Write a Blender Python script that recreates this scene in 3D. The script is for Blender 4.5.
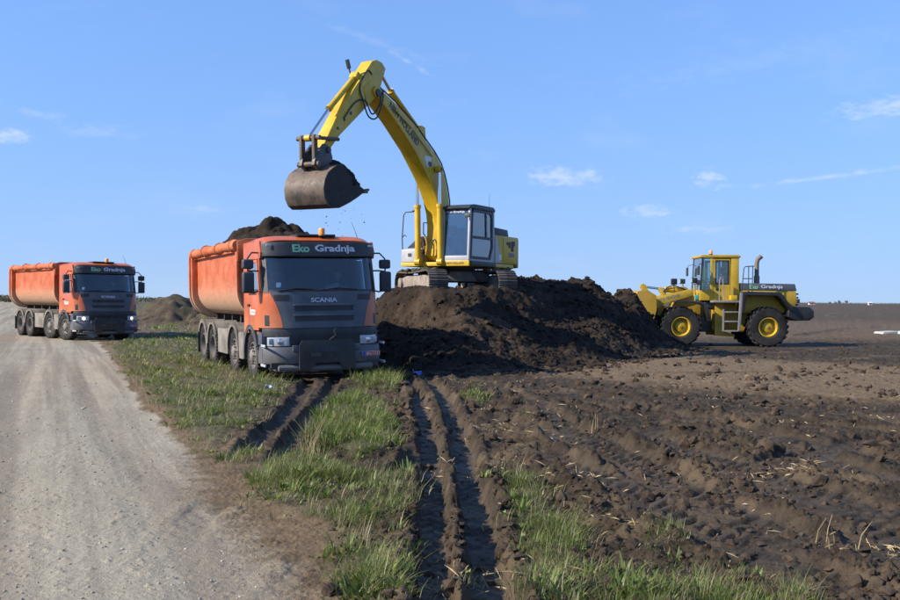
import bpy, bmesh, math, random
import numpy as np
from mathutils import Vector, Matrix
R = math.radians
for o in list(bpy.data.objects):
    bpy.data.objects.remove(o, do_unlink=True)
scene = bpy.context.scene
col = scene.collection

# ------------------------------------------------------------------ camera
CAM_H = 1.7
ROLL = R(0.43)
cam = bpy.data.cameras.new('camera')
cam.lens = 40.0
cam.sensor_width = 36.0
cam.clip_start = 0.1
cam.clip_end = 20000
cam_ob = bpy.data.objects.new('camera', cam)
col.objects.link(cam_ob)
cam_ob.location = (0, 0, CAM_H)
cam_ob.rotation_euler = (R(90), -ROLL, 0)
scene.camera = cam_ob

# ------------------------------------------------------------------ sky
SUN_AZ = math.atan2(-0.935, -0.355)      # from +Y towards +X
SUN_EL = R(32)
SKY_Z, SKY_K = .3, .5
world = bpy.data.worlds.new('World')
scene.world = world
world.use_nodes = True
nt = world.node_tree
for n in list(nt.nodes):
    nt.nodes.remove(n)


def nd(t, kind, **kw):
    n = t.nodes.new(kind)
    for k, v in kw.items():
        setattr(n, k, v)
    return n


def setin(t, node, key, val):
    if isinstance(val, bpy.types.NodeSocket):
        t.links.new(val, node.inputs[key])
    else:
        node.inputs[key].default_value = val


def mth(t, op, a, b=None, c=None, clamp=False):
    n = nd(t, 'ShaderNodeMath', operation=op, use_clamp=clamp)
    setin(t, n, 0, a)
    if b is not None:
        setin(t, n, 1, b)
    if c is not None:
        setin(t, n, 2, c)
    return n.outputs[0]


def mixc(t, fac, a, b, blend='MIX'):
    n = nd(t, 'ShaderNodeMix', data_type='RGBA', blend_type=blend)
    setin(t, n, 0, fac)
    for key, v in ((6, a), (7, b)):
        if not isinstance(v, bpy.types.NodeSocket) and len(v) == 3:
            v = (*v, 1)
        setin(t, n, key, v)
    return n.outputs[2]


def sstep(t, x, a, b):
    n = nd(t, 'ShaderNodeMapRange', interpolation_type='SMOOTHSTEP')
    setin(t, n, 'Value', x)
    n.inputs['From Min'].default_value = a
    n.inputs['From Max'].default_value = b
    return n.outputs[0]


sky = nd(nt, 'ShaderNodeTexSky', sky_type='NISHITA')
sky.sun_disc = False
sky.sun_elevation = SUN_EL
sky.sun_rotation = SUN_AZ
sky.altitude = 80
sky.air_density = 1.0
sky.dust_density = 0.0
sky.ozone_density = 6.0
tc = nd(nt, 'ShaderNodeTexCoord')
sep = nd(nt, 'ShaderNodeSeparateXYZ')
nt.links.new(tc.outputs['Generated'], sep.inputs[0])
# deep clear-air sky: no yellow band along the horizon
vv = nd(nt, 'ShaderNodeCombineXYZ')
for k in (0, 1):
    nt.links.new(sep.outputs[k], vv.inputs[k])
nt.links.new(mth(nt, 'MULTIPLY_ADD', sep.outputs[2], SKY_K, SKY_Z), vv.inputs[2])
vn = nd(nt, 'ShaderNodeVectorMath', operation='NORMALIZE')
nt.links.new(vv.outputs[0], vn.inputs[0])
nt.links.new(vn.outputs[0], sky.inputs[0])
az = mth(nt, 'ARCTAN2', sep.outputs[0], sep.outputs[1])
el = mth(nt, 'ARCSINE', sep.outputs[2])
cmb = nd(nt, 'ShaderNodeCombineXYZ')
nt.links.new(az, cmb.inputs[0])
nt.links.new(mth(nt, 'MULTIPLY', el, 2.2), cmb.inputs[1])
nz = nd(nt, 'ShaderNodeTexNoise')
nz.inputs['Scale'].default_value = 60
nz.inputs['Detail'].default_value = 7
nz.inputs['Roughness'].default_value = 0.62
nt.links.new(cmb.outputs[0], nz.inputs['Vector'])
nz2 = nd(nt, 'ShaderNodeTexNoise')
nz2.inputs['Scale'].default_value = 9
nz2.inputs['Detail'].default_value = 4
nt.links.new(cmb.outputs[0], nz2.inputs['Vector'])


def sky_dir(px, py):
    u, v = px - 450, 300 - py
    c, s = math.cos(ROLL), math.sin(ROLL)
    x, y, z = u * c - v * s, 1000.0, u * s + v * c
    return math.atan2(x, y), math.atan2(z, math.hypot(x, y))


# small fair-weather puffs (centre direction, half width, half height, slant, strength)
puffs = []
for px, py, w, hh, sl, st in ((12, 135, 24, 6.5, 0, .75), (198, 209, 20, 5, .05, .4), (565, 177, 44, 11, 0, .62), (709, 178, 19, 9, .1, .7),
                              (648, 212, 28, 7, 0, .5), (884, 107, 46, 10, -.1, .62), (700, 229, 40, 5, 0, .3), (828, 177, 80, 3, -.1, .42),
                              (408, 61, 24, 3.5, .5, .35), (97, 132, 40, 8, 0, .2), (40, 115, 30, 5, .1, .22), (370, 40, 60, 5, .3, .14), (760, 60, 160, 16, -.15, .10)):
    a, e = sky_dir(px, py)
    puffs.append((a, e, w / 1000, hh / 1000, sl, st))
rng = random.Random(5)
for k in range(16):                                   # the same kind of sky all the way round
    a = rng.choice((-1, 1)) * rng.uniform(.6, 3.1)
    puffs.append((a, rng.uniform(.07, .3), rng.uniform(.015, .05), rng.uniform(.005, .012), rng.uniform(-.1, .1), rng.uniform(.2, .6)))
acc = None
for a, e, w, hh, sl, st in puffs:
    dx = mth(nt, 'SUBTRACT', az, a)
    dy = mth(nt, 'SUBTRACT', el, e)
    dy = mth(nt, 'MULTIPLY_ADD', dx, sl, dy)
    ux = mth(nt, 'DIVIDE', dx, w)
    uy = mth(nt, 'DIVIDE', dy, hh)
    d = mth(nt, 'SQRT', mth(nt, 'ADD', mth(nt, 'MULTIPLY', ux, ux), mth(nt, 'MULTIPLY', uy, uy)))
    d = mth(nt, 'MULTIPLY_ADD', mth(nt, 'SUBTRACT', nz.outputs[0], .5), 3.2, d)
    m = mth(nt, 'MULTIPLY', sstep(nt, d, 1.15, -.2), st * .72)
    acc = m if acc is None else mth(nt, 'MAXIMUM', acc, m)
veil = mth(nt, 'MULTIPLY', sstep(nt, nz2.outputs[0], .52, .8), .10)
acc = mth(nt, 'MAXIMUM', acc, veil)
hz = mth(nt, 'MULTIPLY', mth(nt, 'EXPONENT', mth(nt, 'MULTIPLY', mth(nt, 'ABSOLUTE', sep.outputs[2]), -9.5)), .92)
skyh = mixc(nt, hz, sky.outputs[0], (1.80, 2.42, 3.12))       # pale haze low over the plain
skyh = mixc(nt, 1.0, skyh, (.985, 1.01, 1.065), 'MULTIPLY')
skyc = mixc(nt, acc, skyh, (3.2, 3.5, 4.0))
bg = nd(nt, 'ShaderNodeBackground')
nt.links.new(skyc, bg.inputs[0])
bg.inputs[1].default_value = 0.158
wo = nd(nt, 'ShaderNodeOutputWorld')
nt.links.new(bg.outputs[0], wo.inputs[0])

# ------------------------------------------------------------------ sun
sl = bpy.data.lights.new('sun', 'SUN')
sl.energy = 4.6
sl.angle = R(0.53)
sl.color = (1.0, 0.91, 0.78)
sun = bpy.data.objects.new('sun', sl)
col.objects.link(sun)
sdir = Vector((math.sin(SUN_AZ) * math.cos(SUN_EL), math.cos(SUN_AZ) * math.cos(SUN_EL), math.sin(SUN_EL)))
sun.rotation_euler = sdir.to_track_quat('Z', 'Y').to_euler()
sun.location = (-30, -10, 40)

vs = scene.view_settings
vs.view_transform = 'Standard'
vs.look = 'None'
vs.exposure = 0.74
vs.gamma = 1.0
vs.use_curve_mapping = False


# ------------------------------------------------------------------ helpers
def G(px, py, z=0.0):
    """pixel of the 900x600 photograph -> point on the level z"""
    u, v = px - 450, 300 - py
    c, s = math.cos(ROLL), math.sin(ROLL)
    x, y, dz = u * c - v * s, 1000.0, u * s + v * c
    t = (z - CAM_H) / dz
    return t * x, t * y


class MB:
    def __init__(self):
        self.v, self.f = [], []

    def add(self, vs, fs):
        b = len(self.v)
        self.v += [tuple(p) for p in vs]
        self.f += [tuple(b + i for i in f) for f in fs]
        return self

    def box(self, c, s, rot=None):
        x, y, z = s[0] / 2, s[1] / 2, s[2] / 2
        p = [Vector(q) for q in ((-x, -y, -z), (x, -y, -z), (x, y, -z), (-x, y, -z), (-x, -y, z), (x, -y, z), (x, y, z), (-x, y, z))]
        if rot is not None:
            p = [rot @ q for q in p]
        c = Vector(c)
        return self.add([q + c for q in p], [(0, 3, 2, 1), (4, 5, 6, 7), (0, 1, 5, 4), (1, 2, 6, 5), (2, 3, 7, 6), (3, 0, 4, 7)])

    def bb(self, x0, x1, y0, y1, z0, z1):
        return self.box(((x0 + x1) / 2, (y0 + y1) / 2, (z0 + z1) / 2), (abs(x1 - x0), abs(y1 - y0), abs(z1 - z0)))

    def prism(self, poly, axis, a, b):
        n = len(poly)
        ar = sum(poly[i][0] * poly[(i + 1) % n][1] - poly[(i + 1) % n][0] * poly[i][1] for i in range(n))
        if ar < 0:
            poly = poly[::-1]

        def P(p, h):
            return {'y': (p[0], h, p[1]), 'x': (h, p[0], p[1]), 'z': (p[0], p[1], h)}[axis]
        lo, hi = min(a, b), max(a, b)
        vs = [P(p, lo) for p in poly] + [P(p, hi) for p in poly]
        fs = [tuple(range(n - 1, -1, -1)), tuple(range(n, 2 * n))] + [(i, (i + 1) % n, n + (i + 1) % n, n + i) for i in range(n)]
        if axis == 'y':
            fs = [f[::-1] for f in fs]
        return self.add(vs, fs)

    def tube(self, pts, r, n=8, closed=False):
        pts = [Vector(p) for p in pts]
        m = len(pts)
        rs = r if isinstance(r, (list, tuple)) else [r] * m
        tang = []
        for i in range(m):
            a = pts[(i - 1) % m] if (i > 0 or closed) else pts[i]
            b = pts[(i + 1) % m] if (i < m - 1 or closed) else pts[i]
            tang.append((b - a).normalized())
        up = Vector((0, 0, 1)) if abs(tang[0].z) < .9 else Vector((1, 0, 0))
        nrm = (up - tang[0] * up.dot(tang[0])).normalized()
        vs = []
        for i in range(m):
            nrm = (nrm - tang[i] * nrm.dot(tang[i]))
            nrm = nrm.normalized() if nrm.length > 1e-6 else tang[i].orthogonal().normalized()
            bi = tang[i].cross(nrm)
            for k in range(n):
                an = 2 * math.pi * k / n
                vs.append(pts[i] + (nrm * math.cos(an) + bi * math.sin(an)) * rs[i])
        fs = []
        for i in range(m if closed else m - 1):
            j = (i + 1) % m
            for k in range(n):
                fs.append((i * n + k, i * n + (k + 1) % n, j * n + (k + 1) % n, j * n + k))
        if not closed:
            fs.append(tuple(range(n - 1, -1, -1)))
            fs.append(tuple((m - 1) * n + k for k in range(n)))
        return self.add(vs, fs)

    def cyl(self, p0, p1, r, n=16, r2=None):
        return self.tube([p0, p1], [r, r if r2 is None else r2], n)

    def lathe(self, prof, c, axis='y', n=28):
        vs = []
        for (r, h) in prof:
            for k in range(n):
                an = 2 * math.pi * k / n
                a, b = r * math.cos(an), r * math.sin(an)
                p = {'y': (a, h, b), 'z': (a, b, h), 'x': (h, a, b)}[axis]
                vs.append((p[0] + c[0], p[1] + c[1], p[2] + c[2]))
        fs = []
        for i in range(len(prof) - 1):
            for k in range(n):
                f = (i * n + k, i * n + (k + 1) % n, (i + 1) * n + (k + 1) % n, (i + 1) * n + k)
                fs.append(f)
        return self.add(vs, fs)

    def patch(self, fn, nu, nv, th=0.0):
        """thick sheet: fn(u,v)->point, u,v in 0..1; th is pushed against the normal"""
        P = [[Vector(fn(i / nu, j / nv)) for j in range(nv + 1)] for i in range(nu + 1)]
        vs = [p for row in P for p in row]
        W = nv + 1
        fs = [(i * W + j, (i + 1) * W + j, (i + 1) * W + j + 1, i * W + j + 1) for i in range(nu) for j in range(nv)]
        if th:
            N = []
            for i in range(nu + 1):
                for j in range(nv + 1):
                    du = P[min(i + 1, nu)][j] - P[max(i - 1, 0)][j]
                    dv = P[i][min(j + 1, nv)] - P[i][max(j - 1, 0)]
                    q = du.cross(dv)
                    N.append(q.normalized() if q.length > 1e-9 else Vector((0, 0, 1)))
            b = len(vs)
            vs = vs + [p - q * th for p, q in zip(list(vs), N)]
            fs += [tuple(b + k for k in f[::-1]) for f in list(fs)]
            rim = [i * W for i in range(nu + 1)] + [nu * W + j for j in range(1, nv + 1)] + [i * W + nv for i in range(nu - 1, -1, -1)] + [j for j in range(nv - 1, 0, -1)]
            for k in range(len(rim)):
                a, c = rim[k], rim[(k + 1) % len(rim)]
                fs.append((c, a, b + a, b + c))
        return self.add(vs, fs)

    def mesh(self, name, bevel=0.0, seg=2, sharp=35, flip=True):
        me = bpy.data.meshes.new(name)
        me.from_pydata([tuple(p) for p in self.v], [], self.f)
        bm = bmesh.new()
        bm.from_mesh(me)
        if flip:
            bmesh.ops.recalc_face_normals(bm, faces=bm.faces)
        if bevel:
            es = [e for e in bm.edges if len(e.link_faces) == 2 and e.calc_face_angle(0) > R(28)]
            bmesh.ops.bevel(bm, geom=es, offset=bevel, segments=seg, profile=.6, affect='EDGES', clamp_overlap=True)
        bm.to_mesh(me)
        bm.free()
        if sharp:
            me.polygons.foreach_set('use_smooth', [True] * len(me.polygons))
            me.set_sharp_from_angle(angle=R(sharp))
        return me

    def build(self, name, mat, parent=None, bevel=0.0, seg=2, sharp=35, flip=True):
        me = self.mesh(name, bevel, seg, sharp, flip)
        me.materials.append(MAT[mat] if isinstance(mat, str) else mat)
        return link(name, me, parent)


def link(name, data, parent=None):
    o = bpy.data.objects.new(name, data)
    col.objects.link(o)
    if parent is not None:
        o.parent = parent
    return o


def tag(o, label=None, cat=None, group=None, kind=None):
    if label:
        o['label'] = label
    if cat:
        o['category'] = cat
    if group:
        o['group'] = group
    if kind:
        o['kind'] = kind
    return o


def thing(name, label, cat, loc=(0, 0, 0), rotz=0.0, group=None):
    o = link(name, None)
    o.location = loc
    o.rotation_euler = (0, 0, rotz)
    o.empty_display_size = .3
    return tag(o, label, cat, group)


def copy_tree(o, parent=None):
    c = o.copy()
    col.objects.link(c)
    c.parent = parent
    for ch in list(o.children):
        copy_tree(ch, c)
    return c


def lettering(text, w, h, mat, parent, mtx, bold=0.0, depth=.004, name='lettering', shear=0.0):
    cu = bpy.data.curves.new('lettering', 'FONT')
    cu.body = text
    cu.offset = bold
    cu.extrude = .01
    cu.shear = shear
    cu.resolution_u = 3
    t = bpy.data.objects.new('lettering_curve', cu)
    col.objects.link(t)
    bpy.context.view_layer.update()
    dg = bpy.context.evaluated_depsgraph_get()
    me = bpy.data.meshes.new_from_object(t.evaluated_get(dg))
    bpy.data.objects.remove(t, do_unlink=True)
    co = np.zeros(len(me.vertices) * 3)
    me.vertices.foreach_get('co', co)
    co = co.reshape(-1, 3)
    lo, hi = co.min(0), co.max(0)
    co = (co - (lo + hi) / 2) / np.maximum(hi - lo, 1e-6) * np.array([w, h, depth])
    me.vertices.foreach_set('co', co.ravel())
    me.materials.clear()
    me.materials.append(MAT[mat])
    me.update()
    o = link(name, me, parent)
    o.matrix_local = mtx
    return o


def frame(origin, right, up):
    r, u = Vector(right).normalized(), Vector(up).normalized()
    n = r.cross(u).normalized()
    u = n.cross(r)
    return Matrix(((r.x, u.x, n.x, origin[0]), (r.y, u.y, n.y, origin[1]), (r.z, u.z, n.z, origin[2]), (0, 0, 0, 1)))


# ------------------------------------------------------------------ materials
MAT = {}


def new_mat(name):
    m = bpy.data.materials.new(name)
    m.use_nodes = True
    t = m.node_tree
    for n in list(t.nodes):
        t.nodes.remove(n)
    out = nd(t, 'ShaderNodeOutputMaterial')
    b = nd(t, 'ShaderNodeBsdfPrincipled')
    t.links.new(b.outputs[0], out.inputs[0])
    MAT[name] = m
    return m, t, b, out


def noise(t, scale, detail=4, rough=.55, vec=None, dist=0.0):
    n = nd(t, 'ShaderNodeTexNoise')
    n.inputs['Scale'].default_value = scale
    n.inputs['Detail'].default_value = detail
    n.inputs['Roughness'].default_value = rough
    n.inputs['Distortion'].default_value = dist
    if vec is not None:
        t.links.new(vec, n.inputs['Vector'])
    return n.outputs[0]


def bump(t, b, h, strength, dist):
    n = nd(t, 'ShaderNodeBump')
    n.inputs['Strength'].default_value = strength
    n.inputs['Distance'].default_value = dist
    t.links.new(h, n.inputs['Height'])
    t.links.new(n.outputs[0], b.inputs['Normal'])


def painted(name, c, rough=.4, metal=0.0, dust=.35, dustc=(.30, .24, .18), low=None, vary=.12, streak=0.0, spec=.5, coat=0.0):
    """paint with dust film, blotches and optional build-up of dried mud below a height"""
    c, dustc = tuple(x * .80 for x in c), tuple(x * .80 for x in dustc)
    m, t, b, out = new_mat(name)
    tcn = nd(t, 'ShaderNodeTexCoord')
    obj = tcn.outputs['Object']
    n1 = noise(t, 1.7, 5, .6, obj)
    n2 = noise(t, 11, 5, .65, obj)
    n3 = noise(t, 45, 3, .6, obj)
    dark = tuple(x * (1 - vary * 1.6) for x in c)
    lite = tuple(min(1, x * (1 + vary) + .01) for x in c)
    base = mixc(t, sstep(t, n1, .3, .7), dark, lite)
    d = mth(t, 'MULTIPLY', sstep(t, mth(t, 'ADD', mth(t, 'MULTIPLY', n1, .55), mth(t, 'MULTIPLY', n2, .45)), .42, .72), dust)
    if streak:
        mp = nd(t, 'ShaderNodeMapping')
        mp.inputs['Scale'].default_value = (9, 9, .7)
        t.links.new(obj, mp.inputs[0])
        ns = noise(t, 1.6, 4, .6, mp.outputs[0])
        d = mth(t, 'MAXIMUM', d, mth(t, 'MULTIPLY', sstep(t, ns, .52, .75), streak))
    if low:
        z0, z1, k = low
        sp = nd(t, 'ShaderNodeSeparateXYZ')
        t.links.new(obj, sp.inputs[0])
        zz = mth(t, 'ADD', sp.outputs[2], mth(t, 'MULTIPLY', mth(t, 'SUBTRACT', n2, .5), (z1 - z0) * 1.2))
        d = mth(t, 'MAXIMUM', d, mth(t, 'MULTIPLY', sstep(t, zz, z1, z0), k))
    d = mth(t, 'MINIMUM', d, 1.0)
    dc = mixc(t, n3, tuple(x * .75 for x in dustc), tuple(min(1, x * 1.2) for x in dustc))
    t.links.new(mixc(t, d, base, dc), b.inputs['Base Color'])
    setin(t, b, 'Roughness', mth(t, 'ADD', mth(t, 'MULTIPLY', d, .45), mth(t, 'MULTIPLY_ADD', n2, .16, rough - .08), clamp=True))
    b.inputs['Metallic'].default_value = metal
    b.inputs['Specular IOR Level'].default_value = spec
    b.inputs['Coat Weight'].default_value = coat
    bump(t, b, n2, .10, .01)
    return m


painted('orange', (.62, .118, .016), .36, dust=.22, dustc=(.42, .26, .15), low=(1.0, 1.75, .35), coat=.15, vary=.10, streak=.12)
painted('orange_body', (.58, .108, .016), .5, dust=.42, dustc=(.52, .35, .22), low=(1.42, 2.40, .92), vary=.14, streak=.35)
painted('orange_tarp', (.57, .125, .025), .75, dust=.35, dustc=(.5, .33, .24), vary=.15)
painted('yellow', (.74, .46, .004), .42, dust=.34, dustc=(.34, .24, .09), vary=.15, streak=.42)
painted('yellow_loader', (.60, .38, .008), .5, dust=.38, dustc=(.28, .21, .10), vary=.14, streak=.4)
painted('yellow_dark', (.50, .29, .004), .5, dust=.4, dustc=(.3, .23, .14))
painted('cab_grey', (.44, .45, .46), .4, dust=.2, dustc=(.4, .36, .3), vary=.06)
painted('silver_grey', (.50, .51, .52), .45, dust=.25, dustc=(.4, .34, .28))
painted('slate', (.075, .088, .112), .42, dust=.25, dustc=(.22, .18, .14), low=(.30, 1.0, .5), vary=.12)
painted('charcoal', (.028, .032, .040), .5, dust=.25, dustc=(.16, .13, .10))
painted('black_trim', (.010, .011, .013), .45, dust=.15, dustc=(.10, .085, .07), low=(.28, .8, .5))
painted('chassis', (.022, .022, .023), .65, dust=.6, dustc=(.20, .165, .125))
painted('dusty_guard', (.22, .195, .16), .8, dust=.7, dustc=(.37, .315, .24), vary=.25)
painted('rubber', (.022, .021, .020), .85, dust=.75, dustc=(.20, .17, .14), vary=.2, spec=.25)
painted('rubber_dark', (.016, .016, .017), .85, dust=.45, dustc=(.085, .068, .054), vary=.2, spec=.25)
painted('rim', (.17, .155, .14), .6, metal=.2, dust=.7, dustc=(.33, .28, .22))
painted('steel_worn', (.13, .105, .085), .6, metal=.25, dust=.9, dustc=(.27, .165, .090), vary=.35, streak=.7)
painted('steel_dark', (.09, .085, .08), .5, metal=.5, dust=.5, dustc=(.16, .12, .08))
painted('track_steel', (.085, .075, .065), .6, metal=.35, dust=.8, dustc=(.26, .20, .15), vary=.3)
painted('track_side', (.30, .25, .20), .85, dust=.9, dustc=(.40, .33, .26), vary=.25)
painted('shaded_soiled_steel', (.030, .024, .020), .7, metal=.2, dust=.5, dustc=(.05, .036, .026))  # near-black colour holds the side plate's shade as well as its soil
painted('step_grey', (.27, .26, .25), .6, dust=.5, dustc=(.22, .18, .14))
painted('seat_cloth', (.03, .032, .036), .9, dust=.1)
painted('skin', (.50, .30, .21), .55, dust=.0, vary=.04)
painted('hair', (.03, .02, .014), .7, dust=.0)
painted('shirt_pale', (.50, .56, .62), .85, dust=.0)
painted('shirt_red', (.34, .05, .04), .85, dust=.0)
painted('shirt_blue', (.08, .12, .22), .85, dust=.0)
painted('green_letter', (.30, .62, .38), .5, dust=.1)
painted('white_letter', (.68, .70, .80), .5, dust=.1)
painted('white_paint', (.78, .78, .76), .5, dust=.1)
painted('navy_letter', (.03, .055, .09), .5, dust=.1)
painted('blue_plastic', (.05, .12, .45), .4, dust=.1)
painted('plate_red', (.42, .05, .05), .5, dust=.1)
painted('plate_blue', (.05, .06, .38), .5, dust=.1)
painted('pale_blue_film', (.55, .68, .78), .4, dust=.1)
painted('concrete', (.52, .50, .44), .85, dust=.4, dustc=(.42, .36, .28))
painted('white_wall', (.75, .73, .70), .8, dust=.2)
painted('roof_tile', (.28, .12, .08), .8, dust=.2)
painted('hose', (.012, .012, .013), .5, dust=.2)
painted('teal_plastic', (.05, .38, .34), .4, dust=.15)
painted('decal_dark', (.055, .035, .02), .6, dust=.1)
painted('decal_grey', (.22, .22, .20), .6, dust=.1)
painted('rust_pipe', (.20, .16, .13), .65, metal=.3, dust=.6, dustc=(.30, .24, .19))
painted('straw', (.44, .33, .17), .9, dust=.0, vary=.3)

m, t, b, out = new_mat('chrome')
b.inputs['Base Color'].default_value = (.62, .63, .65, 1)
b.inputs['Metallic'].default_value = 1
b.inputs['Roughness'].default_value = .18
m, t, b, out = new_mat('mirror_glass')
b.inputs['Base Color'].default_value = (.7, .72, .74, 1)
b.inputs['Metallic'].default_value = 1
b.inputs['Roughness'].default_value = .05
m, t, b, out = new_mat('amber')
b.inputs['Base Color'].default_value = (.85, .28, .02, 1)
b.inputs['Roughness'].default_value = .25
b.inputs['Subsurface Weight'].default_value = .3
m, t, b, out = new_mat('lamp_lens')
b.inputs['Base Color'].default_value = (.36, .38, .40, 1)
b.inputs['Roughness'].default_value = .15
b.inputs['Coat Weight'].default_value = .6
m, t, b, out = new_mat('lamp_lit')
b.inputs['Base Color'].default_value = (.8, .78, .7, 1)
b.inputs['Roughness'].default_value = .2
b.inputs['Emission Color'].default_value = (1, .82, .5, 1)
b.inputs['Emission Strength'].default_value = .9


def glass(name, tint, refl=1.0, film=.0, filmc=(.3, .28, .25)):
    m, t, b, out = new_mat(name)
    t.nodes.remove(b)
    tr = nd(t, 'ShaderNodeBsdfTransparent')
    tr.inputs[0].default_value = (*tint, 1)
    gl = nd(t, 'ShaderNodeBsdfGlossy')
    gl.inputs['Roughness'].default_value = .02
    gl.inputs[0].default_value = (.95, .97, 1, 1)
    fr = nd(t, 'ShaderNodeFresnel')
    fr.inputs[0].default_value = 1.52
    mx = nd(t, 'ShaderNodeMixShader')
    t.links.new(mth(t, 'MULTIPLY', fr.outputs[0], 1.7 * refl, clamp=True), mx.inputs[0])
    t.links.new(tr.outputs[0], mx.inputs[1])
    t.links.new(gl.outputs[0], mx.inputs[2])
    df = nd(t, 'ShaderNodeBsdfDiffuse')
    df.inputs[0].default_value = (*filmc, 1)
    mx2 = nd(t, 'ShaderNodeMixShader')
    tcn = nd(t, 'ShaderNodeTexCoord')
    t.links.new(mth(t, 'MULTIPLY', sstep(t, noise(t, 3, 5, .6, tcn.outputs['Object']), .3, .75), film), mx2.inputs[0])
    t.links.new(mx.outputs[0], mx2.inputs[1])
    t.links.new(df.outputs[0], mx2.inputs[2])
    t.links.new(mx2.outputs[0], out.inputs[0])


glass('windscreen_glass', (.66, .74, .76), .8, .03)
glass('side_glass', (.55, .66, .68), 1.2, .08)
glass('excavator_glass', (.66, .76, .80), 1.3, .05)
glass('loader_glass', (.66, .84, .86), 1.3, .12)

# ------------------------------------------------------------------ noise in numpy
_rs = np.random.RandomState(11)
_perm = np.tile(_rs.permutation(512), 3)
_ga = _rs.rand(512) * 2 * np.pi
_gx, _gy = np.cos(_ga), np.sin(_ga)


def perlin(x, y, seed=0):
    xi, yi = np.floor(x).astype(np.int64), np.floor(y).astype(np.int64)
    xf, yf = x - xi, y - yi
    u = xf * xf * xf * (xf * (xf * 6 - 15) + 10)
    v = yf * yf * yf * (yf * (yf * 6 - 15) + 10)

    def g(ix, iy, dx, dy):
        k = _perm[(_perm[(ix + seed * 37) & 511] + iy + seed * 11) & 511]
        return _gx[k] * dx + _gy[k] * dy
    n00, n10 = g(xi, yi, xf, yf), g(xi + 1, yi, xf - 1, yf)
    n01, n11 = g(xi, yi + 1, xf, yf - 1), g(xi + 1, yi + 1, xf - 1, yf - 1)
    a, b_ = n00 + u * (n10 - n00), n01 + u * (n11 - n01)
    return (a + v * (b_ - a)) * 1.5


def fbm(x, y, f, octs=4, gain=.5, seed=0, ridge=False, billow=False):
    s = np.zeros_like(x, dtype=float)
    amp, tot = 1.0, 0.0
    for k in range(octs):
        n = perlin(x * f + 17.3 * k, y * f - 9.1 * k, seed + k)
        if ridge:
            n = 1 - 2 * np.abs(n)
        if billow:
            n = 2 * np.abs(n) - .5
        s += n * amp
        tot += amp
        amp *= gain
        f *= 2.03
    return s / tot


def worley(x, y, f, seed=0):
    """distance to the nearest scattered point (0 at it, about 1 between) with a random height per point"""
    x, y = x * f, y * f
    xi, yi = np.floor(x).astype(np.int64), np.floor(y).astype(np.int64)
    best = np.full(x.shape, 9.0)
    val = np.zeros(x.shape)
    for di in (-1, 0, 1):
        for dj in (-1, 0, 1):
            k = _perm[(_perm[(xi + di + seed * 13) & 511] + yi + dj) & 511]
            px = xi + di + (k % 23) / 23.0
            py = yi + dj + (k % 31) / 31.0
            d = (x - px) ** 2 + (y - py) ** 2
            m = d < best
            best = np.where(m, d, best)
            val = np.where(m, (k % 17) / 16.0, val)
    return np.sqrt(best), val


def ss(x, a, b_):
    t = np.clip((x - a) / (b_ - a), 0, 1)
    return t * t * (3 - 2 * t)


def seg_dist(X, Y, pts):
    """distance to a polyline, arc length at the nearest point, signed side"""
    best = np.full(X.shape, 1e9)
    arc = np.zeros(X.shape)
    side = np.zeros(X.shape)
    L = 0.0
    for (x0, y0), (x1, y1) in zip(pts[:-1], pts[1:]):
        dx, dy = x1 - x0, y1 - y0
        ln = math.hypot(dx, dy)
        t = np.clip(((X - x0) * dx + (Y - y0) * dy) / (ln * ln), 0, 1)
        ex, ey = X - x0 - t * dx, Y - y0 - t * dy
        d = ex * ex + ey * ey
        m = d < best
        best = np.where(m, d, best)
        arc = np.where(m, L + t * ln, arc)
        side = np.where(m, np.sign(dx * ey - dy * ex), side)
        L += ln
    return np.sqrt(best), arc, side, L


def poly_sd(X, Y, poly):
    """signed distance, positive inside"""
    n = len(poly)
    d, _, _, _ = seg_dist(X, Y, list(poly) + [poly[0]])
    ins = np.zeros(X.shape, bool)
    for i in range(n):
        x0, y0 = poly[i]
        x1, y1 = poly[(i + 1) % n]
        if y0 == y1:
            continue
        c = ((y0 > Y) != (y1 > Y)) & (X < (x1 - x0) * (Y - y0) / (y1 - y0) + x0)
        ins ^= c
    return np.where(ins, d, -d)


def smooth_line(pts, n=6):
    """Catmull-Rom through the points"""
    P = [pts[0]] + list(pts) + [pts[-1]]
    out = []
    for i in range(1, len(P) - 2):
        p0, p1, p2, p3 = (np.array(P[i + k], float) for k in (-1, 0, 1, 2))
        for k in range(n):
            t = k / n
            out.append(tuple(.5 * ((2 * p1) + (-p0 + p2) * t + (2 * p0 - 5 * p1 + 4 * p2 - p3) * t * t + (-p0 + 3 * p1 - 3 * p2 + p3) * t ** 3)))
    out.append(tuple(pts[-1]))
    return out


def GP(pts):
    return [G(a, b_) for a, b_ in pts]


# ------------------------------------------------------------------ layout of the ground
ROAD_EDGE = [(-.3, -40.), (-.3, 0.), (-.45, 4.0)] + GP([(345, 600), (322, 556), (280, 528), (240, 500), (219, 475), (203, 459), (173, 434), (145, 408), (128, 380), (104, 347)]) + [(-25.5, 70.), (-39., 102.), (-82., 205.), (-520., 1250.), (-1700, 4000)]
_re = np.array(ROAD_EDGE)


def road_mask(X, Y):
    e = np.interp(Y, _re[:, 1], _re[:, 0])
    d = e - X + .22 * fbm(X, Y, .8, 3, seed=3) + .05 * fbm(X, Y, 5, 2, seed=4)
    w = 9.5 + .02 * np.maximum(Y, 0)
    k = 1 - ss(Y, 8.5, 13)
    return ss(d, -.12 - .25 * k, .22 + .85 * k) * (1 - ss(d, w, w + .8)), d


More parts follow.
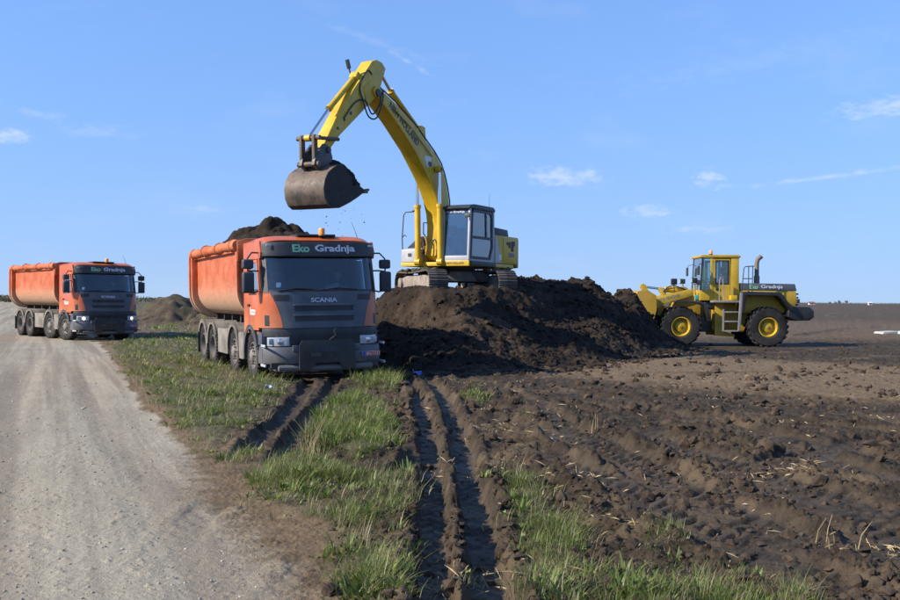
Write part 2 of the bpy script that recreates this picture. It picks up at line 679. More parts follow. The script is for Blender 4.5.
# ruts: line in the photograph, half width, depth, berm, tread strength, smoothness
RUTS = []
for line, hw, dep, berm, tread in (
        ([(438, 700), (434, 600), (433, 530), (432, 470), (427, 430), (419, 400), (410, 382), (401, 373)], .125, .175, .05, .6),
        ([(497, 700), (490, 600), (482, 540), (467, 470), (458, 430), (446, 400), (434, 384), (423, 375)], .135, .165, .07, .6),
        ([(311, 377), (304, 392), (284, 418), (260, 440), (238, 456), (216, 472)], .13, .10, .05, .6),
        ([(337, 378), (325, 398), (303, 425), (280, 455), (262, 476)], .12, .10, .05, .6),
        ([(424, 448), (398, 472), (356, 489), (322, 500)], .12, .07, .05, .5),
        ([(228, 497), (202, 515), (180, 537), (160, 566)], .16, .035, .03, 1),
        ([(335, 548), (300, 582), (270, 625)], .16, .05, .05, 1),
        ([(520, 447), (580, 470), (625, 488), (690, 522), (770, 560), (851, 602), (960, 660)], .30, .085, .07, 1),
        ([(630, 428), (689, 450), (780, 480), (900, 522), (1040, 570)], .32, .08, .06, 1),
        ([(680, 448), (777, 482), (840, 515), (900, 550), (1040, 630)], .30, .08, .06, 1),
        ([(470, 415), (540, 430), (600, 450), (660, 480), (740, 515), (830, 560), (900, 600)], .30, .08, .06, 1),
        ([(740, 478), (793, 458), (852, 444), (930, 438), (1060, 440)], .25, .08, .05, 1.2),
        ([(540, 400), (640, 412), (760, 420), (900, 432), (1060, 446)], .3, .07, .05, 1.2),
        ([(545, 385), (640, 392), (760, 396), (900, 402), (1060, 410)], .3, .045, .03, 1.0),
        ([(560, 371), (660, 373), (780, 372), (900, 374), (1060, 376)], .3, .04, .03, 1.0),
        ([(690, 360), (780, 352), (860, 349), (960, 349)], .3, .06, .05, 1.4),
        ([(690, 352), (780, 346), (860, 343), (960, 342)], .3, .06, .05, 1.4),
        ([(800, 336), (860, 328), (930, 325), (1020, 324)], .35, .07, .08, 1.0),
        ([(455, 376), (500, 388), (560, 420), (600, 470)], .2, .06, .05, .8),
        ([(560, 425), (640, 462), (720, 515), (790, 575), (840, 640)], .24, .07, .06, 1.1),
        ([(960, 470), (840, 448), (720, 425), (620, 402), (540, 388)], .25, .07, .05, 1.2),
        ([(980, 500), (860, 470), (760, 440), (660, 415)], .25, .07, .05, 1.2),
        ([(620, 520), (680, 500), (760, 492), (860, 500), (980, 520)], .22, .06, .05, 1.1)):
    RUTS.append((smooth_line(GP(line), 5), hw, dep, berm, tread))

HEAP = [(-.75, 22.9), (.0, 22.6), (.9, 23.2), (2.1, 24.4), (3.3, 26.0), (4.6, 28.3), (6.1, 31.0), (7.5, 33.4), (8.3, 36.3), (8.1, 39.0), (7.6, 42.0), (5.0, 44.5), (1.0, 45.0), (-2.4, 43.0), (-3.9, 38.5), (-4.1, 34.0), (-3.5, 30.0), (-2.2, 26.0)]
EX = (.1, 32.3, 1.85)          # excavator stands here on the heap


def heap_base(X, Y):
    w = .5 * fbm(X, Y, .45, 3, seed=31)
    d = poly_sd(X + w, Y + w * .7, HEAP)
    top = 1.9 + .48 * ss(Y + .25 * X, 33.8, 36.3) * ss(X, -3.2, 1.0)
    top = top - .12 * ss(X, 5.5, 7.5)
    Lw = 5.6 - 1.7 * ss(X, 2.6, 5.2)
    hgt = top * ss(d / Lw, -.03, 1.0) ** .82
    hgt = np.maximum(hgt, 2.05 * np.exp(-(((X - 6.3) / 1.15) ** 2 + ((Y - 36.2) / 2.1) ** 2)))
    hgt = np.where((d < -.15) & (hgt < .05), -0.3 * ss(-d, .15, .6), hgt)
    r = np.hypot(X - EX[0], (Y - EX[1]) * .9)
    r = r + .35 * fbm(X, Y, .8, 3, seed=33)
    k = 1 - ss(r, 2.0, 3.3)
    front = np.exp(-((r - 2.75) / .5) ** 2) * ss(EX[1] - Y, .2, 1.8) * (.10 + .22 * np.maximum(0, fbm(X, Y, .9, 3, seed=34) + .3))
    return hgt * (1 - k) + k * (EX[2] + .15) + front, d, k


def clods(X, Y, f, seed):
    d, v = worley(X + .25 * perlin(X * f, Y * f, seed), Y + .25 * perlin(X * f + 5, Y * f, seed), f, seed)
    return np.clip(1 - (d / (.35 + .35 * v)) ** 2, 0, 1) * v


def heap_height(X, Y):
    hb, d, k = heap_base(X, Y)
    a = ss(d, -.2, .9) * (1 - .45 * k)
    n = .15 * fbm(X, Y, .75, 5, .55, seed=41) + .10 * fbm(X, Y, 1.9, 4, .55, seed=43, billow=True)
    n = n + .10 * clods(X, Y, 1.6, 5) + .075 * clods(X, Y, 3.4, 6) + .05 * clods(X, Y, 7.5, 7) + .022 * clods(X, Y, 15, 8)
    n = n + .10 * a * ss(fbm(X, Y, .33, 2, seed=45), -.1, .5)
    return hb + n * a * 1.15 + .03 * a * fbm(X, Y, 9, 3, .6, seed=47) + k * .04 * fbm(X, Y, 4, 3, seed=46)


# where grass grows: outline in the photograph, density, blade height, share of dry blades
GRASS = [(GP(p), dn, bh, dry) for p, dn, bh, dry in (
    ([(104, 346), (150, 336), (196, 336), (212, 352), (262, 372), (296, 384), (286, 402), (250, 436), (222, 455), (204, 459), (173, 434), (145, 408), (126, 378)], .85, .15, .42),
    ([(219, 462), (250, 444), (262, 450), (240, 470), (225, 480)], .6, .11, .4),
    ([(346, 374), (404, 377), (398, 392), (352, 388)], .95, .17, .2),
    ([(322, 408), (345, 398), (392, 408), (404, 432), (398, 456), (350, 462), (318, 452), (300, 440)], 1.0, .17, .15),
    ([(268, 478), (300, 462), (338, 470), (352, 480), (336, 498), (296, 516), (258, 512)], .85, .13, .25),
    ([(372, 488), (406, 466), (411, 520), (414, 610), (352, 610), (352, 570), (386, 540)], .85, .15, .35),
    ([(455, 470), (461, 520), (470, 560), (474, 620), (452, 620), (452, 540)], .35, .07, .2),
    ([(500, 478), (540, 486), (556, 500), (560, 530), (575, 548), (590, 590), (600, 620), (520, 620), (516, 560), (505, 520)], .75, .16, .2),
    ([(560, 560), (610, 572), (680, 566), (720, 572), (760, 566), (800, 580), (850, 604), (860, 640), (560, 640)], .40, .10, .32),
    ([(640, 530), (675, 524), (690, 548), (660, 566), (636, 556)], .6, .13, .2),
    ([(459, 396), (478, 388), (492, 394), (486, 408), (464, 408)], .8, .10, .1),
    ([(506, 404), (560, 404), (580, 420), (560, 426), (510, 414)], .45, .07, .1),
    ([(398, 384), (412, 388), (412, 402), (404, 404)], .5, .1, .3),
    ([(232, 474), (300, 452), (330, 462), (352, 478), (408, 466), (410, 520), (386, 560), (352, 606), (318, 556), (282, 530), (242, 502)], .34, .075, .62),
    ([(138, 330), (140, 312), (170, 306), (196, 308), (200, 336), (160, 338)], .9, .22, .62),
    ([(100, 300.5), (110, 303), (150, 312), (172, 306), (200, 304), (225, 303), (225, 300.8)], .5, .3, .5),
)]


def grass_mask(X, Y):
    out = np.zeros(X.shape)
    w = .16 * fbm(X, Y, 1.3, 3, seed=21)
    for poly, dn, bh, dry in GRASS:
        xs, ys = [p[0] for p in poly], [p[1] for p in poly]
        bx = (X > min(xs) - .6) & (X < max(xs) + .6) & (Y > min(ys) - .6) & (Y < max(ys) + .6)
        if not bx.any():
            continue
        sc = .010 * np.mean(ys)
        d = poly_sd(X[bx], Y[bx], poly) + w[bx] * max(1, sc * 4)
        out[bx] = np.maximum(out[bx], dn * ss(d, -.08, .25 + sc))
    return out


def left_bank(X, Y, d):
    w = 9.5 + .02 * np.maximum(Y, 0)
    return ss(d, w, w + 2.0)


def ground(X, Y):
    """height and surface masks: road, dry tan soil, turf, smooth wet"""
    shp = X.shape
    X, Y = X.ravel().astype(float), Y.ravel().astype(float)
    rd, d = road_mask(X, Y)
    gr = grass_mask(X, Y)
    far = ss(Y, 60, 110)
    lb = left_bank(X, Y, d)
    gr = np.maximum(gr, lb * .9)
    gr = np.maximum(gr, .7 * ss(Y, 70, 90) * (1 - ss(X, -8., 6.)) * (1 - rd))
    near_road = ss(d, -1.3, -.1)
    mud = (1 - rd) * (1 - .55 * np.clip(gr, 0, 1)) * (1 - .3 * near_road)
    tan = np.zeros(X.shape)
    tan = np.maximum(tan, .95 * ss(poly_sd(X + .8 * fbm(X, Y, .3, 2, seed=51), Y + 1.6 * fbm(X, Y, .2, 2, seed=52), GP([(500, 372), (560, 360), (640, 354), (720, 357), (820, 363), (1100, 372), (1100, 420), (820, 404), (700, 392), (600, 382)])), -.9, 1.3))
    tan = np.maximum(tan, .9 * near_road)
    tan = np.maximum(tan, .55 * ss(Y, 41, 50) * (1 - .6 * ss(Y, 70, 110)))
    tan = np.maximum(tan, .5 * ss(fbm(X, Y, .55, 4, .6, seed=53), .08, .36))
    wet = np.zeros(X.shape)
    z = .03 * fbm(X, Y, .25, 3, seed=1) * (1 - far)
    rough = mud * (1 - ss(Y, 120, 300) * .8)
    flat = .35 + .65 * (1 - ss(tan, .5, .9))
    z = z + rough * flat * (.055 * fbm(X, Y, .9, 5, .55, seed=61) + .040 * fbm(X, Y, 3.1, 4, .55, seed=62, billow=True))
    lump = ss(fbm(X, Y, .42, 3, seed=63), -.05, .35)
    z = z + rough * flat * (.03 + .97 * lump) * (.06 * clods(X, Y, 2.6, 9) + .045 * clods(X, Y, 6.0, 10))
    z = z + rough * (.028 * clods(X, Y, 13, 11) + .015 * clods(X, Y, 26, 12) + .026 * fbm(X, Y, 9, 4, .6, seed=65, billow=True) * (.3 + .7 * lump))
    # churned strip beside the wheel ruts
    ch = ss(poly_sd(X, Y, GP([(440, 385), (520, 392), (640, 430), (720, 480), (760, 530), (700, 560), (600, 560), (540, 500), (500, 470), (462, 420)])), -.3, .7)
    z = z + ch * rough * (.13 * fbm(X, Y, 1.15, 4, .55, seed=66, billow=True) + .08 * clods(X, Y, 3.3, 13))
    z = z + gr * (1 - lb) * (.07 + .05 * fbm(X, Y, 1.6, 3, seed=64)) * (1 - ss(Y, 40, 60))
    z = z + lb * .45
    # the gravel road
    c = (X + .40 * Y)
    z = z + rd * (.016 * fbm(X, Y, 1.1, 4, seed=71) + .007 * fbm(X, Y, 7, 3, seed=72) + .004 * fbm(X, Y, 22, 2, seed=73))
    z = z - rd * .03 * (np.exp(-((d - 2.2) / .38) ** 2) + np.exp(-((d - 4.4) / .4) ** 2) + .6 * np.exp(-((d - .85) / .22) ** 2))
    stone, sv = worley(X, Y, 9.0, 14)
    z = z + rd * .014 * np.clip(1 - (stone / .22) ** 2, 0, 1) * (sv > .75)
    # ruts
    K_, F_, B_ = np.zeros(X.shape), np.zeros(X.shape), np.zeros(X.shape)
    for pts, hw, dep, berm, tread in RUTS:
        xs, ys = [p[0] for p in pts], [p[1] for p in pts]
        q = 4.5 * hw
        bx = (X > min(xs) - q) & (X < max(xs) + q) & (Y > min(ys) - q) & (Y < max(ys) + q)
        if not bx.any():
            continue
        xx, yy = X[bx], Y[bx]
        dd, arc, side, L = seg_dist(xx, yy, pts)
        end = ss(arc, 0, .8) * (1 - ss(arc, L - 2.2, L))
        dd = dd + .035 * fbm(xx, yy, 2.6, 4, .6, seed=81) + .05 * fbm(xx, yy, .9, 2, seed=85)
        core = 1 - ss(dd, hw * .72, hw * 1.22)
        bm_ = np.exp(-((dd - hw * 1.5) / (hw * .42)) ** 2) * (.6 + .8 * fbm(xx, yy, 1.7, 3, seed=82)) * (.40 + 1.0 * clods(xx, yy, 4.5, 19) + .6 * clods(xx, yy, 10, 15))
        lugs = ss(np.sin((arc + .8 * dd) * 2 * np.pi / .21 + np.where(side > 0, 0, np.pi)), -.15, .35)
        dep = dep * (.72 + .55 * fbm(xx, yy, .55, 2, seed=84))
        floor = -dep + tread * .034 * (.25 + .75 * ss(fbm(xx, yy, .8, 3, seed=87), -.25, .3)) * lugs * (1 - ss(dd, hw * .75, hw)) + .012 * fbm(xx, yy, 6, 3, seed=83)
        k = core * end
        rough_ = (.012 * clods(xx, yy, 9, 17) + .010 * fbm(xx, yy, 12, 3, .6, seed=86)) * np.exp(-((dd - hw * 1.5) / (hw * .8)) ** 2) * end * (rd[bx] < .5)
        hit = k > K_[bx]
        F_[bx] = np.where(hit, floor, F_[bx])
        K_[bx] = np.maximum(K_[bx], k)
        B_[bx] = np.maximum(B_[bx], berm * np.clip(bm_, 0, 1.6) * end + rough_)
        wet[bx] = np.maximum(wet[bx], k * np.clip(dep * 9, 0, 1))
        gr[bx] *= (1 - .97 * np.clip(k * 1.3 + .6 * np.exp(-((dd - hw * 1.3) / (hw * .5)) ** 2) * end, 0, 1))
        tan[bx] *= (1 - .5 * k)
    z = z * (1 - K_) + (z * .14 + F_) * K_ + B_ * (1 - K_)
    # firm ground under the wheels
    for (px, py, r0, r1) in ((-4.6, 24.6, 3.0, 4.2), (-17.2, 43.4, 4.2, 6.5), (12.2, 39.4, 2.6, 4.6), (9.0, 39.4, 2.2, 3.6)):
        k = 1 - ss(np.hypot(X - px, Y - py), r0, r1)
        z = z * (1 - .8 * k)
    return z.reshape(shp), rd.reshape(shp), tan.reshape(shp), np.clip(gr, 0, 1).reshape(shp), wet.reshape(shp)


def ground_z(x, y):
    return float(ground(np.array([x]), np.array([y]))[0][0])


# ------------------------------------------------------------------ ground sheet (finer towards the viewer)
core_t = np.linspace(-.58, .58, 640)
out_t = .58 * np.geomspace(1.012, 26, 36)
T = np.concatenate([-out_t[::-1], core_t, out_t])
_q = np.linspace(4.6 ** -.4, 64 ** -.4, 690)
rowsY = np.concatenate([[-60, -25, -10, -4, 0, 2, 3.4, 4.1], _q ** -2.5, np.geomspace(66, 6000, 56)])
dY = np.hypot(np.maximum(rowsY, 0), 2.5)
GX = T[None, :] * dY[:, None]
GY = np.repeat(rowsY[:, None], len(T), 1)
GZ, M_rd, M_tan, M_gr, M_wet = ground(GX, GY)
nr, nc = GX.shape


def sheet(name, mask, parent=None):
    idx = np.arange(nr * nc).reshape(nr, nc)
    q = np.stack([idx[:-1, :-1], idx[:-1, 1:], idx[1:, 1:], idx[1:, :-1]], -1)[mask]
    used, invx = np.unique(q.ravel(), return_inverse=True)
    P = np.stack([GX.ravel(), GY.ravel(), GZ.ravel()], -1)[used]
    me = bpy.data.meshes.new(name)
    me.vertices.add(len(P))
    me.vertices.foreach_set('co', P.ravel())
    nq = len(q)
    me.loops.add(nq * 4)
    me.loops.foreach_set('vertex_index', invx.astype(np.int32))
    me.polygons.add(nq)
    me.polygons.foreach_set('loop_start', np.arange(nq, dtype=np.int32) * 4)
    me.polygons.foreach_set('use_smooth', np.ones(nq, bool))
    me.update(calc_edges=True)
    a = me.color_attributes.new('surface', 'FLOAT_COLOR', 'POINT')
    C = np.stack([M_rd.ravel(), M_tan.ravel(), M_gr.ravel(), M_wet.ravel()], -1)[used]
    a.data.foreach_set('color', C.astype(np.float32).ravel())
    me.materials.append(MAT['ground'])
    return tag(link(name, me, parent), kind='structure')


# ground material: what lies where is masked, the rest is grain
m, t, b, out = new_mat('ground')
at = nd(t, 'ShaderNodeAttribute', attribute_name='surface')
sp = nd(t, 'ShaderNodeSeparateColor')
t.links.new(at.outputs['Color'], sp.inputs[0])
geo = nd(t, 'ShaderNodeNewGeometry')
pos = geo.outputs['Position']
n_big = noise(t, .55, 5, .6, pos)
n_mid = noise(t, 4.5, 6, .65, pos)
n_fin = noise(t, 32, 5, .7, pos)
n_grit = noise(t, 120, 3, .7, pos)
mudc = mixc(t, sstep(t, n_mid, .3, .7), (.0165, .0115, .0068), (.062, .0432, .0245))
mudc = mixc(t, mth(t, 'MULTIPLY', sstep(t, n_fin, .5, .8), .5), mudc, (.128, .092, .053))
mudc = mixc(t, mth(t, 'MULTIPLY', sstep(t, n_big, .5, .75), .4), mudc, (.075, .053, .035))
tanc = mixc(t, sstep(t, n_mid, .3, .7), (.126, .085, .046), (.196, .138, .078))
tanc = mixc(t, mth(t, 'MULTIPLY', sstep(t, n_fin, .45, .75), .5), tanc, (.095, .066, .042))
roadc = mixc(t, sstep(t, n_big, .3, .7), (.300, .258, .180), (.362, .316, .228))
roadc = mixc(t, mth(t, 'MULTIPLY', sstep(t, n_fin, .42, .72), .55), roadc, (.25, .207, .150))
roadc = mixc(t, mth(t, 'MULTIPLY', sstep(t, n_grit, .5, .72), .6), roadc, (.41, .36, .285))
vor = nd(t, 'ShaderNodeTexVoronoi')
vor.inputs['Scale'].default_value = 26
t.links.new(pos, vor.inputs['Vector'])
roadc = mixc(t, mth(t, 'MULTIPLY', sstep(t, vor.outputs['Distance'], .22, .08), .5), roadc, mixc(t, vor.outputs['Color'], (.16, .135, .10), (.48, .43, .35)))
mp = nd(t, 'ShaderNodeMapping', vector_type='TEXTURE')
mp.inputs['Rotation'].default_value = (0, 0, R(22))
mp.inputs['Scale'].default_value = (.62, 26, 1)
t.links.new(pos, mp.inputs[0])
n_lane = noise(t, 1.0, 4, .6, mp.outputs[0])
roadc = mixc(t, mth(t, 'MULTIPLY', sstep(t, n_lane, .44, .58), .85), roadc, (.205, .170, .122))
mp2 = nd(t, 'ShaderNodeMapping', vector_type='TEXTURE')
mp2.inputs['Rotation'].default_value = (0, 0, R(21))
mp2.inputs['Scale'].default_value = (.17, 9, 1)
t.links.new(pos, mp2.inputs[0])
roadc = mixc(t, mth(t, 'MULTIPLY', sstep(t, noise(t, 1.0, 3, .6, mp2.outputs[0]), .46, .64), .45), roadc, (.215, .178, .128))
turf = mixc(t, sstep(t, n_mid, .35, .65), (.040, .042, .016), (.105, .085, .046))
turf = mixc(t, mth(t, 'MULTIPLY', sstep(t, n_fin, .45, .75), .6), turf, (.17, .138, .082))
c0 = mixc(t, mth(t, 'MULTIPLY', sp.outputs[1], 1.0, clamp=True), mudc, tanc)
c0 = mixc(t, sstep(t, mth(t, 'ADD', sp.outputs[2], mth(t, 'MULTIPLY', mth(t, 'SUBTRACT', n_mid, .5), .8)), .25, .8), c0, turf)
c0 = mixc(t, sstep(t, mth(t, 'ADD', sp.outputs[0], mth(t, 'MULTIPLY', mth(t, 'SUBTRACT', n_mid, .5), .7)), .2, .8), c0, roadc)
wet_sheen = mth(t, 'MULTIPLY', at.outputs['Alpha'], sstep(t, n_mid, .25, .6))
c0 = mixc(t, mth(t, 'MULTIPLY', wet_sheen, .7), c0, (.086, .064, .041))  # paler tone in the ruts paints the wet sheen into the mud colour
t.links.new(c0, b.inputs['Base Color'])
setin(t, b, 'Roughness', mth(t, 'SUBTRACT', .95, mth(t, 'MULTIPLY', wet_sheen, .45)))
b.inputs['Specular IOR Level'].default_value = .28
hgt = mth(t, 'ADD', mth(t, 'MULTIPLY', n_fin, .7), mth(t, 'MULTIPLY', n_grit, .35))
bump(t, b, mth(t, 'ADD', hgt, mth(t, 'MULTIPLY', noise(t, 14, 5, .7, pos), 1.1)), .8, .022)

# heap soil
m, t, b, out = new_mat('dark_soil')
geo = nd(t, 'ShaderNodeNewGeometry')
pos = geo.outputs['Position']
n_big, n_mid, n_fin, n_grit = noise(t, .6, 4, .6, pos), noise(t, 4, 6, .65, pos), noise(t, 26, 5, .7, pos), noise(t, 90, 3, .7, pos)
c0 = mixc(t, sstep(t, n_mid, .3, .7), (.0115, .0080, .0058), (.036, .0250, .0168))
c0 = mixc(t, mth(t, 'MULTIPLY', sstep(t, n_fin, .5, .75), .6), c0, (.078, .054, .036))
c0 = mixc(t, mth(t, 'MULTIPLY', sstep(t, n_big, .48, .62), .6), c0, (.084, .059, .039))
t.links.new(c0, b.inputs['Base Color'])
b.inputs['Roughness'].default_value = .95
b.inputs['Specular IOR Level'].default_value = .2
bump(t, b, mth(t, 'ADD', mth(t, 'MULTIPLY', n_fin, .8), mth(t, 'MULTIPLY', n_grit, .4)), .9, .04)
m, t, b, out = new_mat('mud_clod')
geo = nd(t, 'ShaderNodeNewGeometry')
pos = geo.outputs['Position']
n_mid, n_fin = noise(t, 4.5, 6, .65, pos), noise(t, 32, 5, .7, pos)
c0 = mixc(t, sstep(t, n_mid, .3, .7), (.034, .0235, .0160), (.090, .063, .042))
c0 = mixc(t, mth(t, 'MULTIPLY', sstep(t, n_fin, .5, .8), .5), c0, (.135, .096, .064))
t.links.new(c0, b.inputs['Base Color'])
b.inputs['Roughness'].default_value = .95
b.inputs['Specular IOR Level'].default_value = .2
bump(t, b, n_fin, .9, .02)
m, t, b, out = new_mat('dry_soil')
geo = nd(t, 'ShaderNodeNewGeometry')
pos = geo.outputs['Position']
n_mid, n_fin = noise(t, 2.2, 6, .65, pos), noise(t, 14, 5, .7, pos)
c0 = mixc(t, sstep(t, n_mid, .3, .7), (.045, .034, .025), (.115, .086, .058))
c0 = mixc(t, mth(t, 'MULTIPLY', sstep(t, n_mid, .5, .62), .6), c0, (.075, .080, .028))
t.links.new(c0, b.inputs['Base Color'])
b.inputs['Roughness'].default_value = .95
b.inputs['Specular IOR Level'].default_value = .2
bump(t, b, n_fin, .8, .06)

qm = (M_rd[:-1, :-1] + M_rd[1:, 1:] + M_rd[1:, :-1] + M_rd[:-1, 1:]) > 2.0
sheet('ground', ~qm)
sheet('gravel_road', qm)


# ------------------------------------------------------------------ soil heaps
def field(name, x0, x1, y0, y1, nx, ny, fn, keep, mat):
    xs, ys = np.linspace(x0, x1, nx), np.linspace(y0, y1, ny)
    X, Y = np.meshgrid(xs, ys)
    Z = fn(X, Y)
    idx = np.arange(nx * ny).reshape(ny, nx)
    q = np.stack([idx[:-1, :-1], idx[:-1, 1:], idx[1:, 1:], idx[1:, :-1]], -1)
    k = keep(X, Y, Z)
    q = q[(k[:-1, :-1] & k[1:, 1:] & k[:-1, 1:] & k[1:, :-1])]
    used, iv = np.unique(q.ravel(), return_inverse=True)
    P = np.stack([X.ravel(), Y.ravel(), Z.ravel()], -1)[used]
    me = bpy.data.meshes.new(name)
    me.from_pydata(P.tolist(), [], iv.reshape(-1, 4).tolist())
    me.polygons.foreach_set('use_smooth', [True] * len(me.polygons))
    me.materials.append(MAT[mat])
    me.update()
    return link(name, me)


def heap_fn(X, Y):
    return heap_height(X.ravel(), Y.ravel()).reshape(X.shape)


heap = field('soil_heap', -5.2, 9.6, 21.6, 45.8, 380, 560, heap_fn, lambda X, Y, Z: Z > -.28, 'dark_soil')
tag(heap, 'large heap of dark brown topsoil that the excavator stands on', 'soil heap')


def mound(cx, cy, rx, ry, hgt, seed):
    def fn(X, Y):
        x, y = X.ravel(), Y.ravel()
        r = np.hypot((x - cx) / rx, (y - cy) / ry) + .18 * fbm(x, y, .35, 3, seed=seed)
        z = hgt * (1 - ss(r, 0, 1.05)) + .26 * (1 - ss(r, .7, 1.1)) * (fbm(x, y, .8, 4, seed=seed + 1) + clods(x, y, 1.3, seed))
        return (np.where(r > 1.05, -.25, z) - .02).reshape(X.shape)
    return fn


mh = field('soil_heap', -24, -9, 58, 74, 130, 130, mound(-17.9, 65, 3.5, 4.2, 1.85, 91), lambda X, Y, Z: Z > -.2, 'dry_soil')
tag(mh, 'pale dry soil heap in the grass behind and between the two dump trucks', 'soil heap')
mh = field('soil_heap', -19, -6, 58, 74, 110, 110, mound(-14.4, 65, 3.6, 4.0, 1.55, 97), lambda X, Y, Z: Z > -.2, 'dry_soil')
tag(mh, 'low grey-brown soil heap beside the pale one, half hidden by the front truck', 'soil heap')


# ------------------------------------------------------------------ clods, straw, grass
def clod_shapes(n, seed):
    rs = np.random.RandomState(seed)
    out_ = []
    for k in range(n):
        bm = bmesh.new()
        bmesh.ops.create_icosphere(bm, subdivisions=1 if k % 2 else 2, radius=1)
        V = np.array([v.co[:] for v in bm.verts])
        F = [[v.index for v in f.verts] for f in bm.faces]
        bm.free()
        V = V * (1 + .62 * (rs.rand(len(V), 1) - .5)) * np.array([1, .7 + .5 * rs.rand(), .55 + .3 * rs.rand()])
        out_.append((V, np.array(F)))
    return out_


def scatter_mesh(name, shapes, pts, scl, seed, mat, sharp=50, parent=None):
    rs = np.random.RandomState(seed)
    VV, FF, base = [], [], 0
    for (x, y, z), s in zip(pts, scl):
        V, F = shapes[rs.randint(len(shapes))]
        a, bb = rs.rand(2) * 6.283
        ca, sa, cb, sb = math.cos(a), math.sin(a), math.cos(bb * .15), math.sin(bb * .15)
        M = np.array([[ca, -sa, 0], [sa, ca, 0], [0, 0, 1]]) @ np.array([[1, 0, 0], [0, cb, -sb], [0, sb, cb]])
        VV.append(V @ M.T * s + np.array([x, y, z]))
        FF.append(F + base)
        base += len(V)
    V, F = np.concatenate(VV), np.concatenate(FF)
    me = bpy.data.meshes.new(name)
    me.from_pydata(V.tolist(), [], F.tolist())
    me.polygons.foreach_set('use_smooth', [True] * len(me.polygons))
    me.set_sharp_from_angle(angle=R(sharp))
    me.materials.append(MAT[mat])
    return link(name, me, parent)


CLOD = clod_shapes(9, 3)
rs = np.random.RandomState(77)
# on the heap
X = rs.uniform(-4.2, 9.2, 9000)
Y = rs.uniform(22.0, 40, 9000)
hb, dd, kk = heap_base(X, Y)
ok = (dd > -1.0) & ((kk < .4) | (rs.rand(9000) < .5)) & ((dd < 2.5) | (rs.rand(9000) < .55))
X, Y = X[ok], Y[ok]
Z = np.maximum(heap_height(X, Y), np.where(dd[ok] < .3, ground(X, Y)[0], -1))
S = .016 + .10 * rs.rand(len(X)) ** 5 + .03 * rs.rand(len(X))
o = scatter_mesh('soil_clods', CLOD, np.stack([X, Y, Z], -1), S, 5, 'dark_soil')
tag(o, 'loose dark soil clods scattered over the big heap', 'soil clods', kind='stuff')
# on the mud to the right
u = rs.uniform(-.12, .6, 34000)
Y = 1 / rs.uniform(1 / 40., 1 / 5.0, 34000)
X = u * Y
z, rd, tn, gr, wt = ground(X, Y)
hb, dd, kk = heap_base(X, Y)
pr = (1 - rd) * (1 - gr) * (.25 + .75 * ss(fbm(X, Y, .5, 3, seed=63), -.1, .35)) * (1 - .92 * wt)
ok = (rs.rand(len(X)) < pr * .75) & (dd < -.2)
S = .006 + .042 * rs.rand(len(X)) ** 5 + .010 * rs.rand(len(X)) + .07 * rs.rand(len(X)) ** 14
S *= np.clip(Y / 11, .75, 1.5)
o = scatter_mesh('soil_clods', CLOD[1::2], np.stack([X, Y, z + S * .2], -1)[ok], S[ok], 6, 'mud_clod', 22)
tag(o, 'small soil crumbs strewn over the churned mud', 'soil clods', kind='stuff')
# gravel on the road
u = rs.uniform(-.62, 0, 4500)
Y = 1 / rs.uniform(1 / 30., 1 / 4.9, 4500)
X = u * Y
z, rd, tn, gr, wt = ground(X, Y)
ok = rd > .6
S = .004 + .012 * rs.rand(len(X)) ** 4
S *= np.clip(Y / 9, .8, 1.6)
painted('pebble', (.42, .37, .30), .9, dust=.5, dustc=(.55, .48, .38), vary=.3)
o = scatter_mesh('gravel', CLOD[1::2], np.stack([X, Y, z + S * .2], -1)[ok], S[ok], 7, 'pebble')
tag(o, 'loose pebbles lying on the gravel road', 'gravel', kind='stuff')


def blades(name, X, Y, Z, Hh, W, bend, dry, ang, seed, mat, hue=None):
    """one curved three-section blade per point"""
    rs = np.random.RandomState(seed)
    n = len(X)
    a = ang
    dxy = np.stack([np.cos(a), np.sin(a)], -1)
    sd = np.stack([-np.sin(a), np.cos(a)], -1)
    rows = []
    for tt, ww in ((0, 1.0), (.38, .85), (.74, .5)):
        off = dxy * (Hh * bend * tt ** 1.8)[:, None]
        zz = Z + Hh * (tt - .28 * bend * tt ** 2.2)
        c = np.stack([X, Y], -1) + off
        for sg in (-1, 1):
            p = c + sd * (W * ww * sg * .5)[:, None]
            rows.append(np.concatenate([p, zz[:, None]], 1))
    off = dxy * (Hh * bend)[:, None]
    rows.append(np.concatenate([np.stack([X, Y], -1) + off, (Z + Hh * (1 - .28 * bend))[:, None]], 1))
    V = np.stack(rows, 1).reshape(-1, 3)
    b0 = np.arange(n)[:, None] * 7
    quads = np.concatenate([b0 + np.array([[0, 1, 3, 2]]), b0 + np.array([[2, 3, 5, 4]])], 0)
    tris = b0 + np.array([[4, 5, 6]])
    me = bpy.data.meshes.new(name)
    me.vertices.add(len(V))
    me.vertices.foreach_set('co', V.ravel())
    li = np.concatenate([quads.ravel(), tris.ravel()]).astype(np.int32)
    me.loops.add(len(li))
    me.loops.foreach_set('vertex_index', li)
    ls = np.concatenate([np.arange(len(quads)) * 4, len(quads) * 4 + np.arange(len(tris)) * 3]).astype(np.int32)
    me.polygons.add(len(ls))
    me.polygons.foreach_set('loop_start', ls)
    me.polygons.foreach_set('use_smooth', np.ones(len(ls), bool))
    me.update(calc_edges=True)
    at_ = me.color_attributes.new('tint', 'FLOAT_COLOR', 'POINT')
    C = np.stack([dry, rs.rand(n) if hue is None else hue, rs.rand(n), np.ones(n)], -1)
    at_.data.foreach_set('color', np.repeat(C, 7, 0).astype(np.float32).ravel())
    me.materials.append(MAT[mat])
    return link(name, me)


